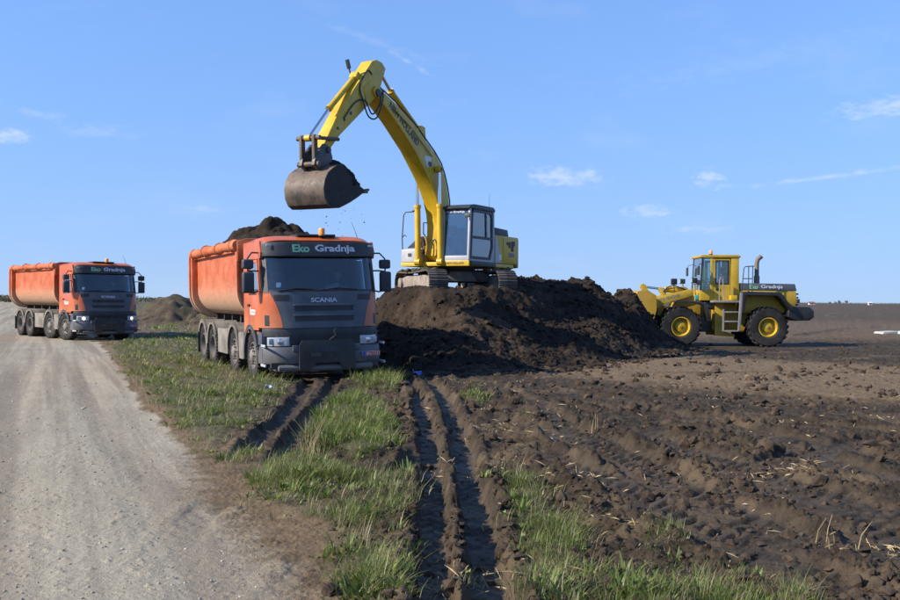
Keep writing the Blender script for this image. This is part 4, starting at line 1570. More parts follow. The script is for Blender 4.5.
def load_soil(name, T, xf, xe, zt, peak, seed, label):
    """heaped load in the tub, a thing of its own"""
    nx, ny = 110, 48
    xs, ys = np.linspace(xf - .09, xe + .09, nx), np.linspace(-1.14, 1.14, ny)
    X, Y = np.meshgrid(xs, ys)
    u = (X - xf) / (xe - xf)
    prof = np.interp(u, [0, .10, .22, .36, .50, .62, .76, .90, 1], [.25, .55, .90, .78, .66, 1.0, .86, .40, .05])
    cr = 1 - .95 * (np.abs(Y) / 1.14) ** 2.2
    x_, y_ = X.ravel() + seed, Y.ravel()
    n = (.15 * fbm(x_, y_, 1.2, 4, seed=seed) + .17 * clods(x_, y_, 2.0, seed) + .11 * clods(x_, y_, 4.6, seed + 1)).reshape(X.shape)
    Z = zt - .22 + peak * prof * cr + n * (.4 + .6 * cr)
    idx = np.arange(nx * ny).reshape(ny, nx)
    q = np.stack([idx[:-1, :-1], idx[1:, :-1], idx[1:, 1:], idx[:-1, 1:]], -1).reshape(-1, 4)
    me = bpy.data.meshes.new(name)
    me.from_pydata(np.stack([X.ravel(), Y.ravel(), Z.ravel()], -1).tolist(), [], q.tolist())
    me.polygons.foreach_set('use_smooth', [True] * len(me.polygons))
    me.materials.append(MAT['dark_soil'])
    o = link(name, me)
    o.location, o.rotation_euler = T.location, T.rotation_euler
    return tag(o, label, 'soil')


A2 = 23.7
T2, dims = make_truck('orange dump truck nearest the camera, dusty tub heaped with soil beside the big heap', (-2.57, 20.8, -.04), R(A2 - 90), False, 0.0)
T2.rotation_euler = (R(1.2), 0, R(A2 - 90))
load_soil('soil_load', T2, *dims, .92, 3, 'dark soil heaped above the rim of the nearest dump truck')
A1 = 39.0
T1, dims = make_truck('orange dump truck farther back at left on the gravel road with headlights on', (-13.41, 39.28, .0), R(A1 - 90), True, R(14))

# ------------------------------------------------------------------ excavator (x forward, y left, z up from the ground it stands on)
E = thing('excavator', 'yellow crawler excavator with raised bent boom standing on the dark soil heap', 'excavator', (EX[0], EX[1], EX[2] - .06), R(-119))
UC = R(47)                                   # tracks are turned under the upper carriage
rot = Matrix.Rotation(UC, 4, 'Z')
shoe_me = MB().prism([(-.098, .0), (.098, .0), (.098, .022), (.07, .026), (.06, .052), (.045, .052), (.035, .026), (-.02, .026), (-.03, .045), (-.042, .045), (-.05, .026), (-.098, .022)], 'y', -.30, .30).mesh('shoe', sharp=25)
shoe_me.materials.append(MAT['track_steel'])
for s in (-1, 1):
    cy = s * 1.12
    fr = MB()
    fr.prism([(-1.62, .18), (-1.78, .35), (-1.62, .62), (-.9, .70), (.9, .70), (1.62, .62), (1.78, .35), (1.62, .18)], 'y', cy - .16, cy + .16)
    tr = fr.build('track', 'track_side', E, bevel=.03)
    tr.matrix_local = rot
    rad, hl, zc = .375, 1.62, .43
    per = 4 * hl + 2 * math.pi * rad
    n = 50
    for k in range(n):
        d = per * k / n
        if d < 2 * hl:
            x, z, a = -hl + d, zc + rad, 0
            sag = -.05 * math.sin(math.pi * d / (2 * hl))
            z += sag
        elif d < 2 * hl + math.pi * rad:
            q = (d - 2 * hl) / rad
            x, z, a = hl + rad * math.sin(q), zc + rad * math.cos(q), q
        elif d < 4 * hl + math.pi * rad:
            x, z, a = hl - (d - 2 * hl - math.pi * rad), zc - rad, math.pi
        else:
            q = (d - 4 * hl - math.pi * rad) / rad
            x, z, a = -hl - rad * math.sin(q), zc - rad * math.cos(q), math.pi + q
        so = link('shoe', shoe_me, tr)
        so.location = (x, cy, z)
        so.rotation_euler = (0, a, 0)
    for x, nm in ((-hl, 'sprocket'), (hl, 'idler')):
        w = MB()
        if nm == 'sprocket':
            pts = []
            for k in range(42):
                r = .35 if k % 2 else .30
                pts.append((x + r * math.cos(2 * math.pi * k / 42), zc + r * math.sin(2 * math.pi * k / 42)))
            w.prism(pts, 'y', cy - .05, cy + .05)
            w.cyl((x, cy - .24, zc), (x, cy + .24, zc), .2, 18)
        else:
            w.lathe([(0, -.12), (.33, -.12), (.345, -.04), (.345, .04), (.33, .12), (0, .12)], (x, cy, zc), 'y', 24)
        w.build(nm, 'track_side', tr)
    for x in (-1.1, -.66, -.22, .22, .66, 1.1):
        MB().lathe([(0, -.19), (.10, -.19), (.12, -.08), (.12, .08), (.10, .19), (0, .19)], (x, cy, .19), 'y', 14).build('track_roller', 'track_side', tr)
uf = MB()
uf.prism([(-.75, -.98), (.75, -.98), (.55, -.5), (.7, 0), (.55, .5), (.75, .98), (-.75, .98), (-.55, .5), (-.7, 0), (-.55, -.5)], 'z', .48, .84)
u_ = uf.build('undercarriage', 'steel_dark', E, bevel=.04)
u_.matrix_local = rot
sl_ = MB().prism([(-.55, .50), (.55, .50), (.35, .80), (-.35, .80)], 'x', .72, .80).build('front_plate', 'track_side', u_, bevel=.01)
MB().lathe([(.0, .80), (.72, .80), (.74, .86), (.70, .90), (.70, .97), (.0, .99)], (0, 0, 0), 'z', 32).build('swing_ring', 'steel_dark', E)
# deck and its yellow skirt
dk = MB().prism([(1.22, -1.24), (1.22, 1.24), (-1.9, 1.24), (-2.45, .95), (-2.45, -.95), (-1.9, -1.24)], 'z', .97, 1.09)
dk.build('deck', 'yellow', E, bevel=.02)
MB().bb(1.225, 1.31, .29, 1.26, .96, 1.135).build('cab_skirt', 'yellow', E, bevel=.02)
lettering('NEW HOLLAND', .62, .06, 'navy_letter', E, frame((1.314, .78, 1.05), (0, 1, 0), (0, 0, 1)), .01, .004)
MB().bb(-.48, 1.2, 1.255, 1.30, .98, 1.12).build('side_skirt', 'charcoal', E, bevel=.01)
# front right tank box
bx_ = MB().prism([(1.2, 1.10), (1.2, 1.50), (1.05, 1.55), (-.2, 1.55), (-.2, 1.10)], 'y', -1.24, -.52).build('tank_box', 'silver_grey', E, bevel=.03)
MB().bb(1.203, 1.215, -.98, -.86, 1.28, 1.38).build('tank_lock', 'charcoal', bx_)
MB().prism([(1.02, 1.555), (.25, 1.98), (-.2, 1.98), (-.2, 1.555)], 'y', -1.15, -.62).build('tank_hood', 'steel_dark', E, bevel=.03)
MB().tube([(1.12, -1.22, 1.12), (1.16, -1.23, 1.9), (1.10, -1.22, 2.60), (1.05, -1.18, 2.70), (1.0, -.85, 2.72)], .018, 8).build('handrail', 'charcoal', E)
MB().tube([(1.02, -.95, 2.72), (1.02, -.82, 2.78), (1.02, -.82, 2.66), (1.02, -.76, 2.74)], .03, 8).build('rail_lamp', 'charcoal', E)
MB().tube([(1.0, -1.3, 1.92), (1.05, -1.22, 1.98), (1.12, -1.1, 1.93)], .014, 6).build('rail_hook', 'charcoal', E)
MB().tube([(.55, -.62, 1.98), (.55, -.62, 2.32), (.62, -.60, 2.38), (.9, -.6, 2.36), (.9, -.6, 2.02), (.8, -.6, 1.96)], .02, 8).build('handrail', 'charcoal', E)
# engine house and counterweight
eh = MB().prism([(-.52, 1.10), (-.52, 2.02), (-2.30, 2.02), (-2.30, 1.10)], 'y', -1.23, 1.23).build('engine_house', 'yellow', E, bevel=.05, seg=3)
MB().prism([(-.53, 1.12), (-.53, 1.96), (-.62, 1.96), (-.98, 1.12)], 'y', 1.225, 1.245).build('grey_side_panel', 'cab_grey', eh)
dp = MB().bb(-1.12, -2.18, 1.225, 1.245, 1.16, 1.94).build('side_door', 'yellow', eh, bevel=.012)
for xx, zz, w, h_ in ((-1.58, 1.74, .17, .20), (-1.80, 1.70, .20, .34), (-1.95, 1.80, .1, .16), (-1.42, 1.78, .12, .1)):
    MB().bb(xx - w / 2, xx + w / 2, 1.2455, 1.249, zz - h_ / 2, zz + h_ / 2).build('dark_decal', 'decal_dark', dp)
MB().bb(-1.52, -1.95, 1.2455, 1.249, 1.34, 1.48).build('grey_decal', 'decal_grey', dp)
MB().bb(-.80, -.98, 1.2455, 1.25, 1.22, 1.40).build('white_sticker', 'white_paint', eh)
MB().prism([(-.62, 2.02), (-.70, 2.28), (-1.70, 2.25), (-1.78, 2.02)], 'y', .1, 1.12).build('engine_hood', 'charcoal', E, bevel=.03)
for k in range(3):
    MB().bb(-.8, -1.6, .3 + k * .26, .34 + k * .26, 2.285, 2.31).build('hood_rib', 'black_trim', E)
cwp = [(-2.18, -1.24), (-2.18, 1.24), (-2.38, 1.20), (-2.58, 1.02), (-2.72, .55), (-2.75, 0), (-2.72, -.55), (-2.58, -1.02), (-2.38, -1.20)]
MB().prism(cwp, 'z', 1.0, 1.99).build('counterweight', 'yellow_dark', E, bevel=.06, seg=3)
MB().cyl((-1.9, -.7, 2.0), (-1.9, -.7, 2.45), .07, 12).build('exhaust_pipe', 'steel_dark', E)
# cab
c0x, c1x, y0, y1, z0, z1 = -.46, 1.31, .29, 1.255, 1.12, 2.86
posts = {}
fr = []
def post(poly, ya, yb, nm='cab_post', mat='cab_grey'):
    return MB().prism(poly, 'y', ya, yb).build(nm, mat, E, bevel=.022, seg=2)
for ya, yb in ((y0, y0 + .075), (y1 - .075, y1)):
    post([(c1x, z0 + .02), (c1x - .10, z0 + .02), (c1x - .18, z1 - .12), (c1x - .09, z1 - .12)], ya, yb)
    post([(c0x + .10, z0), (c0x, z0), (c0x + .02, z1 - .12), (c0x + .12, z1 - .12)], ya, yb)
post([(c1x - .005, z0 - .01), (c1x - .005, z0 + .16), (c1x - .08, z0 + .16), (c1x - .08, z0 - .01)], y0 + .06, y1 - .06, 'cab_front_sill')
post([(c1x - .075, z1 - .20), (c1x - .075, z1 - .10), (c1x - .2, z1 - .10), (c1x - .2, z1 - .20)], y0 + .06, y1 - .06, 'cab_header', 'charcoal')
MB().prism([(c1x + .02, z1 - .13), (c1x - .12, z1 - .02), (c1x - .4, z1 + .02), (c0x + .1, z1 + .02), (c0x - .02, z1 - .05), (c0x - .02, z1 - .13)], 'y', y0 - .01, y1 + .01).build('cab_roof', 'charcoal', E, bevel=.03, seg=3)
MB().bb(c0x + .01, c0x + .05, y0 + .07, y1 - .07, z0, z0 + .7).build('cab_back', 'cab_grey', E)
MB().bb(c0x + .02, c1x - .1, y0 + .02, y1 - .02, z0 - .02, z0 + .03).build('cab_floor', 'black_trim', E)
# door on the left side: dark frame, tall glass
dy = y1 + .004
do = [(c1x - .12, z0 + .06), (c1x - .20, z1 - .26), (c1x - .32, z1 - .14), (c0x + .30, z1 - .14), (c0x + .16, z1 - .26), (c0x + .13, z0 + .45), (c0x + .30, z0 + .06)]
di = [(c1x - .20, z0 + .15), (c1x - .28, z1 - .30), (c1x - .36, z1 - .22), (c0x + .34, z1 - .22), (c0x + .24, z1 - .30), (c0x + .21, z0 + .48), (c0x + .36, z0 + .15)]
dm = MB()
nn = len(do)
for i in range(nn):
    a_, b_ = i, (i + 1) % nn
    dm.prism([do[a_], do[b_], di[b_], di[a_]], 'y', dy, dy - .05)
dob = dm.build('cab_door', 'charcoal', E)
MB().prism([(c1x - .21, z0 + .78), (c1x - .19, z0 + .70), (c0x + .22, z0 + .70), (c0x + .22, z0 + .78)], 'y', dy - .002, dy - .045).build('door_bar', 'charcoal', dob)
MB().prism([(c0x + .62, z0 + .76), (c0x + .55, z0 + .76), (c0x + .58, z1 - .20), (c0x + .65, z1 - .20)], 'y', dy - .003, dy - .04).build('window_bar', 'charcoal', dob)
MB().prism(di, 'y', dy - .026, dy - .032).build('door_glass', 'excavator_glass', dob, sharp=0)
# lower rear corner of the cab side is light grey sheet
post([(c0x + .02, z0), (c0x + .31, z0), (c0x + .12, z0 + .44), (c0x + .02, z0 + .6)], y1 - .03, y1 - .004, 'cab_side_panel')
post([(c1x - .10, z0), (c0x + .10, z0), (c0x + .10, z0 + .07), (c1x - .10, z0 + .07)], y1 - .03, y1 - .003, 'cab_sill')
MB().prism([(c1x - .03, z0 + .16), (c1x - .115, z1 - .14), (c1x - .123, z1 - .14), (c1x - .038, z0 + .16)], 'y', y0 + .07, y1 - .07).build('windscreen', 'excavator_glass', E, sharp=0)
MB().prism([(c1x - .12, z0 + .1), (c1x - .2, z1 - .14), (c0x + .12, z1 - .14), (c0x + .10, z0 + .1)], 'y', y0 + .02, y0 + .026).build('right_window', 'excavator_glass', E, sharp=0)
MB().prism([(c0x + .03, z0 + .7), (c0x + .05, z1 - .14), (c0x + .056, z1 - .14), (c0x + .036, z0 + .7)], 'y', y0 + .07, y1 - .07).build('rear_window', 'excavator_glass', E, sharp=0)
lettering('Eko Gradnja', .62, .085, 'white_letter', E, frame((c1x - .075, (y0 + y1) / 2 - .02, z1 - .235), (0, 1, 0), (-.05, 0, 1)), .02, .004)
for line in ([(c1x - .02, y0 - .02, 1.75), (c1x - .03, y0 - .05, 2.2), (c1x - .10, y0 - .01, 2.45)],):
    MB().tube(line, .018, 8).build('grab_rail', 'charcoal', E)
MB().box((c1x + .05, y1 - .03, z1 - .36), (.05, .20, .12)).build('cab_mirror', 'charcoal', E, bevel=.03)
MB().tube([(c1x - .1, y1, z1 - .25), (c1x + .04, y1 - .02, z1 - .30)], .012, 6).build('mirror_arm', 'charcoal', E)
MB().tube([(c0x + .2, y1 - .1, z1), (c0x + .2, y1 - .1, z1 + .45)], [.006, .003], 6).build('antenna', 'black_trim', E)
st = MB().box((.28, .77, 1.52), (.5, .48, .16)).build('seat', 'seat_cloth', E, bevel=.05)
MB().box((.02, .77, 1.95), (.14, .46, .75), Matrix.Rotation(R(-8), 3, 'Y')).build('seat_back', 'seat_cloth', st, bevel=.05)
MB().bb(.4, .15, .6, .94, 1.15, 1.45).build('seat_base', 'black_trim', st)
for s in (-1, 1):
    cn = MB().box((.5, .77 + s * .34, 1.62), (.4, .14, .22)).build('control_console', 'charcoal', E, bevel=.03)
    MB().tube([(.62, .77 + s * .34, 1.7), (.66, .77 + s * .34, 1.92)], [.014, .024], 8).build('lever', 'black_trim', cn)
# boom
YB0, YB1 = -.37, .13
bpoly = [(4.81, 5.89), (4.61, 5.86), (3.7, 5.56), (2.7, 5.14), (1.49, 4.46), (1.12, 4.17), (.89, 3.87), (.70, 3.48), (.57, 3.06), (.53, 2.6), (.54, 2.1), (.62, 1.43), (.72, 1.2), (.95, 1.16), (1.10, 1.3), (1.06, 2.2), (1.13, 2.6), (1.32, 3.0), (1.60, 3.40), (1.97, 3.75), (2.69, 4.38), (3.75, 5.09), (4.6, 5.56), (4.86, 5.62), (4.93, 5.76)]
bo = MB().prism(bpoly, 'y', YB0, YB1).build('boom', 'yellow', E, bevel=.012, sharp=25)
# lettering runs down the near side of the boom
d = Vector((1.97 - 4.25, 0, 4.05 - 5.42))
lettering('NEW HOLLAND', 1.85, .205, 'navy_letter', bo, frame((3.28, YB1 + .005, 5.06), (-(3.95 - 2.55), 0, -(5.43 - 4.62)), (-.5, 0, .86)), .028, .006)
e_ = MB().prism([(1.90 + .17 * math.cos(R(a)) * (1 + .25 * math.sin(R(3 * a))), 4.17 + .17 * math.sin(R(a)) * (1 + .25 * math.sin(R(3 * a)))) for a in range(0, 360, 15)], 'y', YB1 + .001, YB1 + .006).build('boom_emblem', 'white_paint', bo)
MB().prism([(1.78 + .11 * math.cos(R(a)), 4.08 + .11 * math.sin(R(a)) * (1 + .4 * math.cos(R(2 * a)))) for a in range(0, 360, 20)], 'y', YB1 + .007, YB1 + .010).build('emblem_mark', 'navy_letter', e_)
for y in (YB0 - .03, YB1 + .03):
    MB().cyl((4.72, y - .02, 5.72), (4.72, y + .02, 5.72), .11, 18).build('arm_pin', 'steel_dark', bo)
MB().cyl((.86, YB0 - .2, 1.38), (.86, YB1 + .2, 1.38), .12, 18).build('boom_pin', 'steel_dark', bo)
for y in (YB0 - .09, YB1 + .09):
    MB().bb(.70, 1.05, y - .05, y + .05, 1.09, 1.62).build('boom_bracket', 'yellow_dark', E, bevel=.02)
# boom cylinders, one on each side
def ram(p0, p1, p2, r, rr, parent, y, nm='boom_cylinder', mat='yellow'):
    a, b_, c_ = (Vector((p[0], y, p[1])) for p in (p0, p1, p2))
    o = MB()
    o.cyl(a, b_, r, 16)
    o.cyl(b_ - (b_ - a).normalized() * .10, b_, r * 1.18, 16)
    ob = o.build(nm, mat, parent)
    MB().cyl(b_, c_, rr, 14).build('rod', 'chrome', ob)
    MB().cyl((p2[0], y - .08, p2[1]), (p2[0], y + .08, p2[1]), rr * 2.0, 14).build('rod_eye', mat, ob)
    MB().cyl((p0[0], y - .09, p0[1]), (p0[0], y + .09, p0[1]), r * 1.2, 14).build('base_eye', mat, ob)
    return ob
ram((1.33, 1.10), (1.40, 2.88), (1.45, 3.95), .095, .055, E, .27)
ram((1.33, 1.10), (1.40, 2.88), (1.45, 3.95), .095, .055, E, -.53)
MB().cyl((1.45, -.62, 3.95), (1.45, .36, 3.95), .06, 14).build('cylinder_pin', 'steel_dark', E)
MB().prism([(1.60, 3.40), (1.30, 3.55), (1.28, 4.0), (1.5, 4.12), (1.75, 3.75)], 'y', YB0 - .01, YB1 + .01).build('cylinder_boss', 'yellow', bo, bevel=.01)
ram((2.05, 5.08), (3.68, 6.00), (4.22, 6.42), .085, .05, E, -.12, 'arm_cylinder', 'yellow')
MB().prism([(1.85, 4.66), (1.92, 5.18), (2.15, 5.22), (2.4, 5.0)], 'y', -.28, .04).build('cylinder_lug', 'yellow', bo, bevel=.01)
# arm
apoly = [(4.92, 6.58), (4.7, 6.66), (4.42, 6.64), (4.22, 6.50), (4.30, 6.36), (4.50, 5.89), (4.66, 5.62), (4.80, 5.55), (5.52, 4.99), (6.46, 4.27), (6.98, 3.76), (7.14, 3.72), (7.24, 3.84), (6.46, 4.83), (5.82, 5.62), (5.4, 6.06)]
ao = MB().prism(apoly, 'y', -.30, .07).build('arm', 'yellow', E, bevel=.012, sharp=25)
MB().prism([(5.30, 6.10), (5.52, 6.18), (5.62, 6.02), (5.5, 5.9)], 'y', -.24, .0).build('bucket_cylinder_lug', 'yellow', ao, bevel=.01)
ram((5.46, 6.08), (6.70, 4.95), (7.57, 4.05), .08, .045, E, -.12, 'bucket_cylinder', 'yellow')
# boom top pipes and hoses
for k, y in enumerate((-.34, -.24, .00, .10)):
    pts = [(p[0] - .02, y, p[1] + .07) for p in [(4.45, 5.80), (3.7, 5.56), (2.7, 5.14), (1.49, 4.46)]] + [(1.02, y, 4.20), (.80, y, 3.90), (.60, y, 3.50), (.46, y, 3.06), (.44, y, 2.4), (.5, y, 1.6)]
    MB().tube(pts, .022, 6).build('hydraulic_pipe', 'hose', bo)
for k, pts in enumerate(([(4.45, .10, 5.84), (4.62, .24, 5.55), (4.95, .26, 4.98), (5.3, .22, 4.95), (5.42, .12, 5.35), (5.55, .09, 5.75), (5.2, .09, 6.25), (4.95, .08, 6.20)],
                         [(4.45, .08, 5.86), (4.75, .22, 5.40), (5.1, .2, 5.05), (5.35, .12, 5.40), (5.8, .09, 5.25), (6.3, .09, 4.75)],
                         [(4.2, -.0, 5.85), (4.5, -.1, 6.1), (4.62, .02, 5.95), (4.8, .10, 5.75)])):
    sp_ = [Vector(p) for p in pts]
    sm = []
    for i in range(len(sp_) - 1):
        p0, p1, p2, p3 = sp_[max(i - 1, 0)], sp_[i], sp_[i + 1], sp_[min(i + 2, len(sp_) - 1)]
        for q in range(5):
            tt = q / 5
            sm.append(.5 * ((2 * p1) + (-p0 + p2) * tt + (2 * p0 - 5 * p1 + 4 * p2 - p3) * tt * tt + (-p0 + 3 * p1 - 3 * p2 + p3) * tt ** 3))
    sm.append(sp_[-1])
    MB().tube(sm, .022, 7).build('hydraulic_hose', 'hose', ao)
MB().box((5.62, -.26, 6.38), (.08, .1, .26), Matrix.Rotation(R(25), 3, 'Y')).build('work_lamp', 'charcoal', ao, bevel=.02)
MB().tube([(5.45, -.26, 6.06), (5.58, -.26, 6.28)], .02, 6).build('lamp_stalk', 'charcoal', ao)
# hose cluster at the boom foot
for k in range(7):
    y = -.52 + .17 * k
    pts = []
    for q in range(11):
        a = R(-60 + 240 * q / 10)
        pts.append((1.12 + .10 * (k % 2) + .06 * math.sin(k * 2.1), y + .10 * math.cos(a), 1.55 + .30 * math.sin(a) + .05 * math.cos(k)))
    MB().tube(pts, .022, 7).build('foot_hose', 'yellow_dark' if k % 3 else 'hose', E)
# linkage
for y in (-.36, .13):
    a, b_ = Vector((7.57, y, 4.05)), Vector((6.60, y, 4.14))
    MB().tube([a, b_], .05, 8).build('idler_link', 'steel_worn', E)
for y in (-.32, .08):
    MB().prism([(7.66, 4.08), (7.60, 4.14), (7.50, 4.08), (7.46, 3.40), (7.52, 3.30), (7.62, 3.36)], 'y', y - .04, y + .04).build('bucket_link', 'steel_worn', E, bevel=.01)
MB().cyl((7.57, -.48, 4.05), (7.57, .25, 4.05), .06, 14).build('link_pin', 'steel_worn', E)
MB().cyl((7.54, -.46, 3.38), (7.54, .22, 3.38), .07, 14).build('link_pin', 'steel_worn', E)
# quick coupler and bucket
MB().prism([(7.20, 3.95), (7.62, 3.52), (7.66, 3.34), (7.40, 3.22), (6.95, 3.34), (6.86, 3.62), (6.98, 3.88)], 'y', -.36, -.26).build('coupler_plate', 'steel_dark', E, bevel=.012)
MB().prism([(7.20, 3.95), (7.62, 3.52), (7.66, 3.34), (7.40, 3.22), (6.95, 3.34), (6.86, 3.62), (6.98, 3.88)], 'y', .04, .14).build('coupler_plate', 'steel_dark', E, bevel=.012)
MB().cyl((7.06, -.40, 3.80), (7.06, .18, 3.80), .08, 14).build('arm_tip_pin', 'steel_dark', E)
outer = [(6.90, 3.42), (7.12, 3.39), (7.32, 3.30), (7.55, 3.15), (7.69, 2.95), (7.75, 2.72), (7.70, 2.48), (7.58, 2.32), (7.40, 2.24), (7.05, 2.27), (6.58, 2.45), (6.2, 2.63), (5.84, 2.83)]
inner = [(p[0] + (6.8 - p[0]) * .045, p[1] + (2.95 - p[1]) * .075) for p in outer]
bk = MB().prism(outer + inner[::-1], 'y', -.76, .50).build('bucket', 'steel_worn', E, bevel=.006, sharp=40)
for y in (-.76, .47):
    MB().prism([(6.90, 3.40), (7.12, 3.37), (7.32, 3.28), (7.55, 3.13), (7.66, 2.95), (7.72, 2.72), (7.67, 2.49), (7.56, 2.34), (7.40, 2.26), (7.05, 2.29), (6.58, 2.47), (6.2, 2.65), (5.86, 2.85), (6.3, 3.0)], 'y', y, y + .03).build('bucket_side', 'shaded_soiled_steel', bk, sharp=40)
MB().bb(5.74, 5.96, -.77, .51, 2.78, 2.83).build('cutting_edge', 'steel_worn', bk)
for k in range(5):
    y = -.68 + k * .275
    MB().prism([(5.90, 2.76), (5.90, 2.86), (5.64, 2.92), (5.60, 2.90), (5.62, 2.86)], 'y', y - .045, y + .045).build('tooth', 'steel_worn', bk)
for y in (-.40, .10):
    MB().prism([(6.9, 3.40), (7.40, 3.28), (7.62, 3.42), (7.45, 3.52), (7.1, 3.66), (6.95, 3.6)], 'y', y - .03, y + .03).build('bucket_ear', 'steel_worn', bk, bevel=.008)
# soil in the bucket: a heaped lump
bm = bmesh.new()
bmesh.ops.create_icosphere(bm, subdivisions=5, radius=1)
V = np.array([v.co[:] for v in bm.verts])
F = [[v.index for v in f.verts] for f in bm.faces]
bm.free()
P = V * np.array([.74, .62, .52])
P[:, 2] = np.where(P[:, 2] < 0, P[:, 2] * .75, P[:, 2])
nrm = fbm(V[:, 0] + V[:, 2], V[:, 1] - V[:, 2] * .7, 1.6, 4, seed=5) * .10 + .08 * clods(V[:, 0] + V[:, 2] * .6, V[:, 1], 2.4, 3) + .06 * clods(V[:, 0] + V[:, 2] * .6, V[:, 1] + .5 * V[:, 2], 5.0, 4)
P = P * (1 + nrm[:, None])
a = R(24)
P = np.stack([6.42 + P[:, 0] * math.cos(a) - P[:, 2] * math.sin(a) * -1 * 0 - P[:, 2] * .18, -.13 + P[:, 1], 3.03 + P[:, 0] * math.sin(a) + P[:, 2] * math.cos(a)], -1)
me = bpy.data.meshes.new('soil_load')
me.from_pydata(P.tolist(), [], F)
me.polygons.foreach_set('use_smooth', [True] * len(me.polygons))
me.materials.append(MAT['dark_soil'])
o = link('soil_load', me)
o.location, o.rotation_euler = E.location, E.rotation_euler
tag(o, 'dark soil filling the raised excavator bucket', 'soil')
# crumbs dropping from the bucket
rs = np.random.RandomState(31)
n = 90
pts = np.stack([rs.uniform(5.6, 7.3, n), rs.uniform(-.7, .5, n), 2.5 - rs.rand(n) ** 1.3 * 2.6], -1)
o = scatter_mesh('falling_soil', CLOD, pts, .006 + .022 * rs.rand(n) ** 4, 8, 'dark_soil')
o.location, o.rotation_euler = E.location, E.rotation_euler
tag(o, 'crumbs of soil falling from the excavator bucket', 'soil', kind='stuff')
# soil lying on the tracks
for s in (-1, 1):
    n = 60
    pts = np.stack([rs.uniform(-1.5, 1.5, n), s * 1.12 + rs.uniform(-.28, .28, n), np.full(n, .85)], -1)
    q = np.array([list(rot @ Vector(p)) for p in pts])
    o = scatter_mesh('track_soil', CLOD, q, .04 + .09 * rs.rand(n) ** 2, 9 + s, 'dry_soil')
    o.location, o.rotation_euler = E.location, E.rotation_euler
    tag(o, 'lumps of dry soil lying on the %s excavator track' % ('left-hand' if s < 0 else 'right-hand'), 'soil', kind='stuff')

for (x, z, r) in ((5.95, 4.95, .05), (6.25, 4.72, .045), (6.55, 4.45, .045)):
    MB().cyl((x, .068, z), (x, .082, z), r, 12).build('arm_boss', 'steel_dark', ao)
MB().prism([(4.95, 6.05), (5.35, 5.75), (5.2, 5.35), (4.9, 5.55)], 'y', .071, .083).build('arm_doubler', 'yellow', ao, bevel=.004)
for p, q in (((3.9, 5.50), (2.9, 5.10)), ((2.85, 5.06), (1.7, 4.42))):
    MB().tube([(p[0], YB1 + .03, p[1] - .10), (q[0], YB1 + .03, q[1] - .10)], .016, 6).build('side_pipe', 'yellow_dark', bo)

# ------------------------------------------------------------------ wheel loader (x forward, y left = towards the camera, z up)
L = thing('wheel_loader', 'yellow wheel loader with its bucket pushed into the right end of the heap', 'wheel loader', (10.45, 39.3, -.02), R(180))


def loader_wheel(x, y):
    s = 1 if y > 0 else -1
    w = link('wheel', None, L)
    w.location = (x, y, .77)
    w.rotation_euler = (0, R(17 * x), 0)
    key = ('loader', s)
    if key not in MESHES:
        h = .29
        ty = MB().lathe([(.36, -h * .7), (.42, -h), (.56, -h * 1.04), (.69, -h), (.73, -h * .85), (.74, 0), (.73, h * .85), (.69, h), (.56, h * 1.04), (.42, h), (.36, h * .7), (.355, 0), (.36, -h * .7)], (0, 0, 0), 'y', 44)
        for k in range(22):
            a = 2 * math.pi * k / 22
            for side in (-1, 1):
                aa = a + (0 if side > 0 else math.pi / 22)
                # slanted lug from the shoulder to the centre
                q = []
                for r in (.725, .785):
                    for (yy, da, wd) in ((h * .98, 0, .05), (0.02, .16, .05)):
                        for e in (-1, 1):
                            an = aa + da + e * wd
                            q.append((r * math.cos(an), side * yy, r * math.sin(an)))
                ty.add(q, [(0, 1, 3, 2), (4, 6, 7, 5), (0, 4, 5, 1), (2, 3, 7, 6), (0, 2, 6, 4), (1, 5, 7, 3)])
        tm = ty.mesh('tyre')
        tm.materials.append(MAT['rubber_dark'])
        rm = MB().lathe([(r, hh * s) for r, hh in [(.37, -.2), (.37, .22), (.385, .26), (.345, .27), (.335, .22), (.32, .17), (.30, .10), (.22, .08), (.21, .13), (.19, .17), (.15, .185), (.0, .19)]], (0, 0, 0), 'y', 32).mesh('rim')
        rm.materials.append(MAT['yellow_loader'])
        hb = MB()
        hb.lathe([(.06, .188 * s), (.055, .215 * s), (0, .22 * s)], (0, 0, 0), 'y', 14)
        hm = hb.mesh('hub')
        hm.materials.append(MAT['yellow_dark'])
        nb = MB()
        for k in range(14):
            a = 2 * math.pi * k / 14
            nb.cyl((.26 * math.cos(a), .085 * s, .26 * math.sin(a)), (.26 * math.cos(a), .125 * s, .26 * math.sin(a)), .018, 6)
        nm = nb.mesh('wheel_nuts')
        nm.materials.append(MAT['yellow_dark'])
        MESHES[key] = (tm, rm, hm, nm)
    for nm_, me_ in zip(('tyre', 'rim', 'hub', 'wheel_nuts'), MESHES[key]):
        oo = link(nm_, me_, w)
        if nm_ == 'wheel_nuts':
            tag(oo, kind='stuff')


for x in (1.66, -1.66):
    for y in (1.02, -1.02):
        loader_wheel(x, y)
YL = 'yellow_loader'
for x in (1.66, -1.66):
    ax = MB().cyl((x, -.9, .77), (x, .9, .77), .14, 14)
    ax.lathe([(0, -.3), (.22, -.22), (.3, 0), (.22, .22), (0, .3)], (x, 0, .77), 'x', 16)
    ax.build('axle', 'yellow_dark', L)
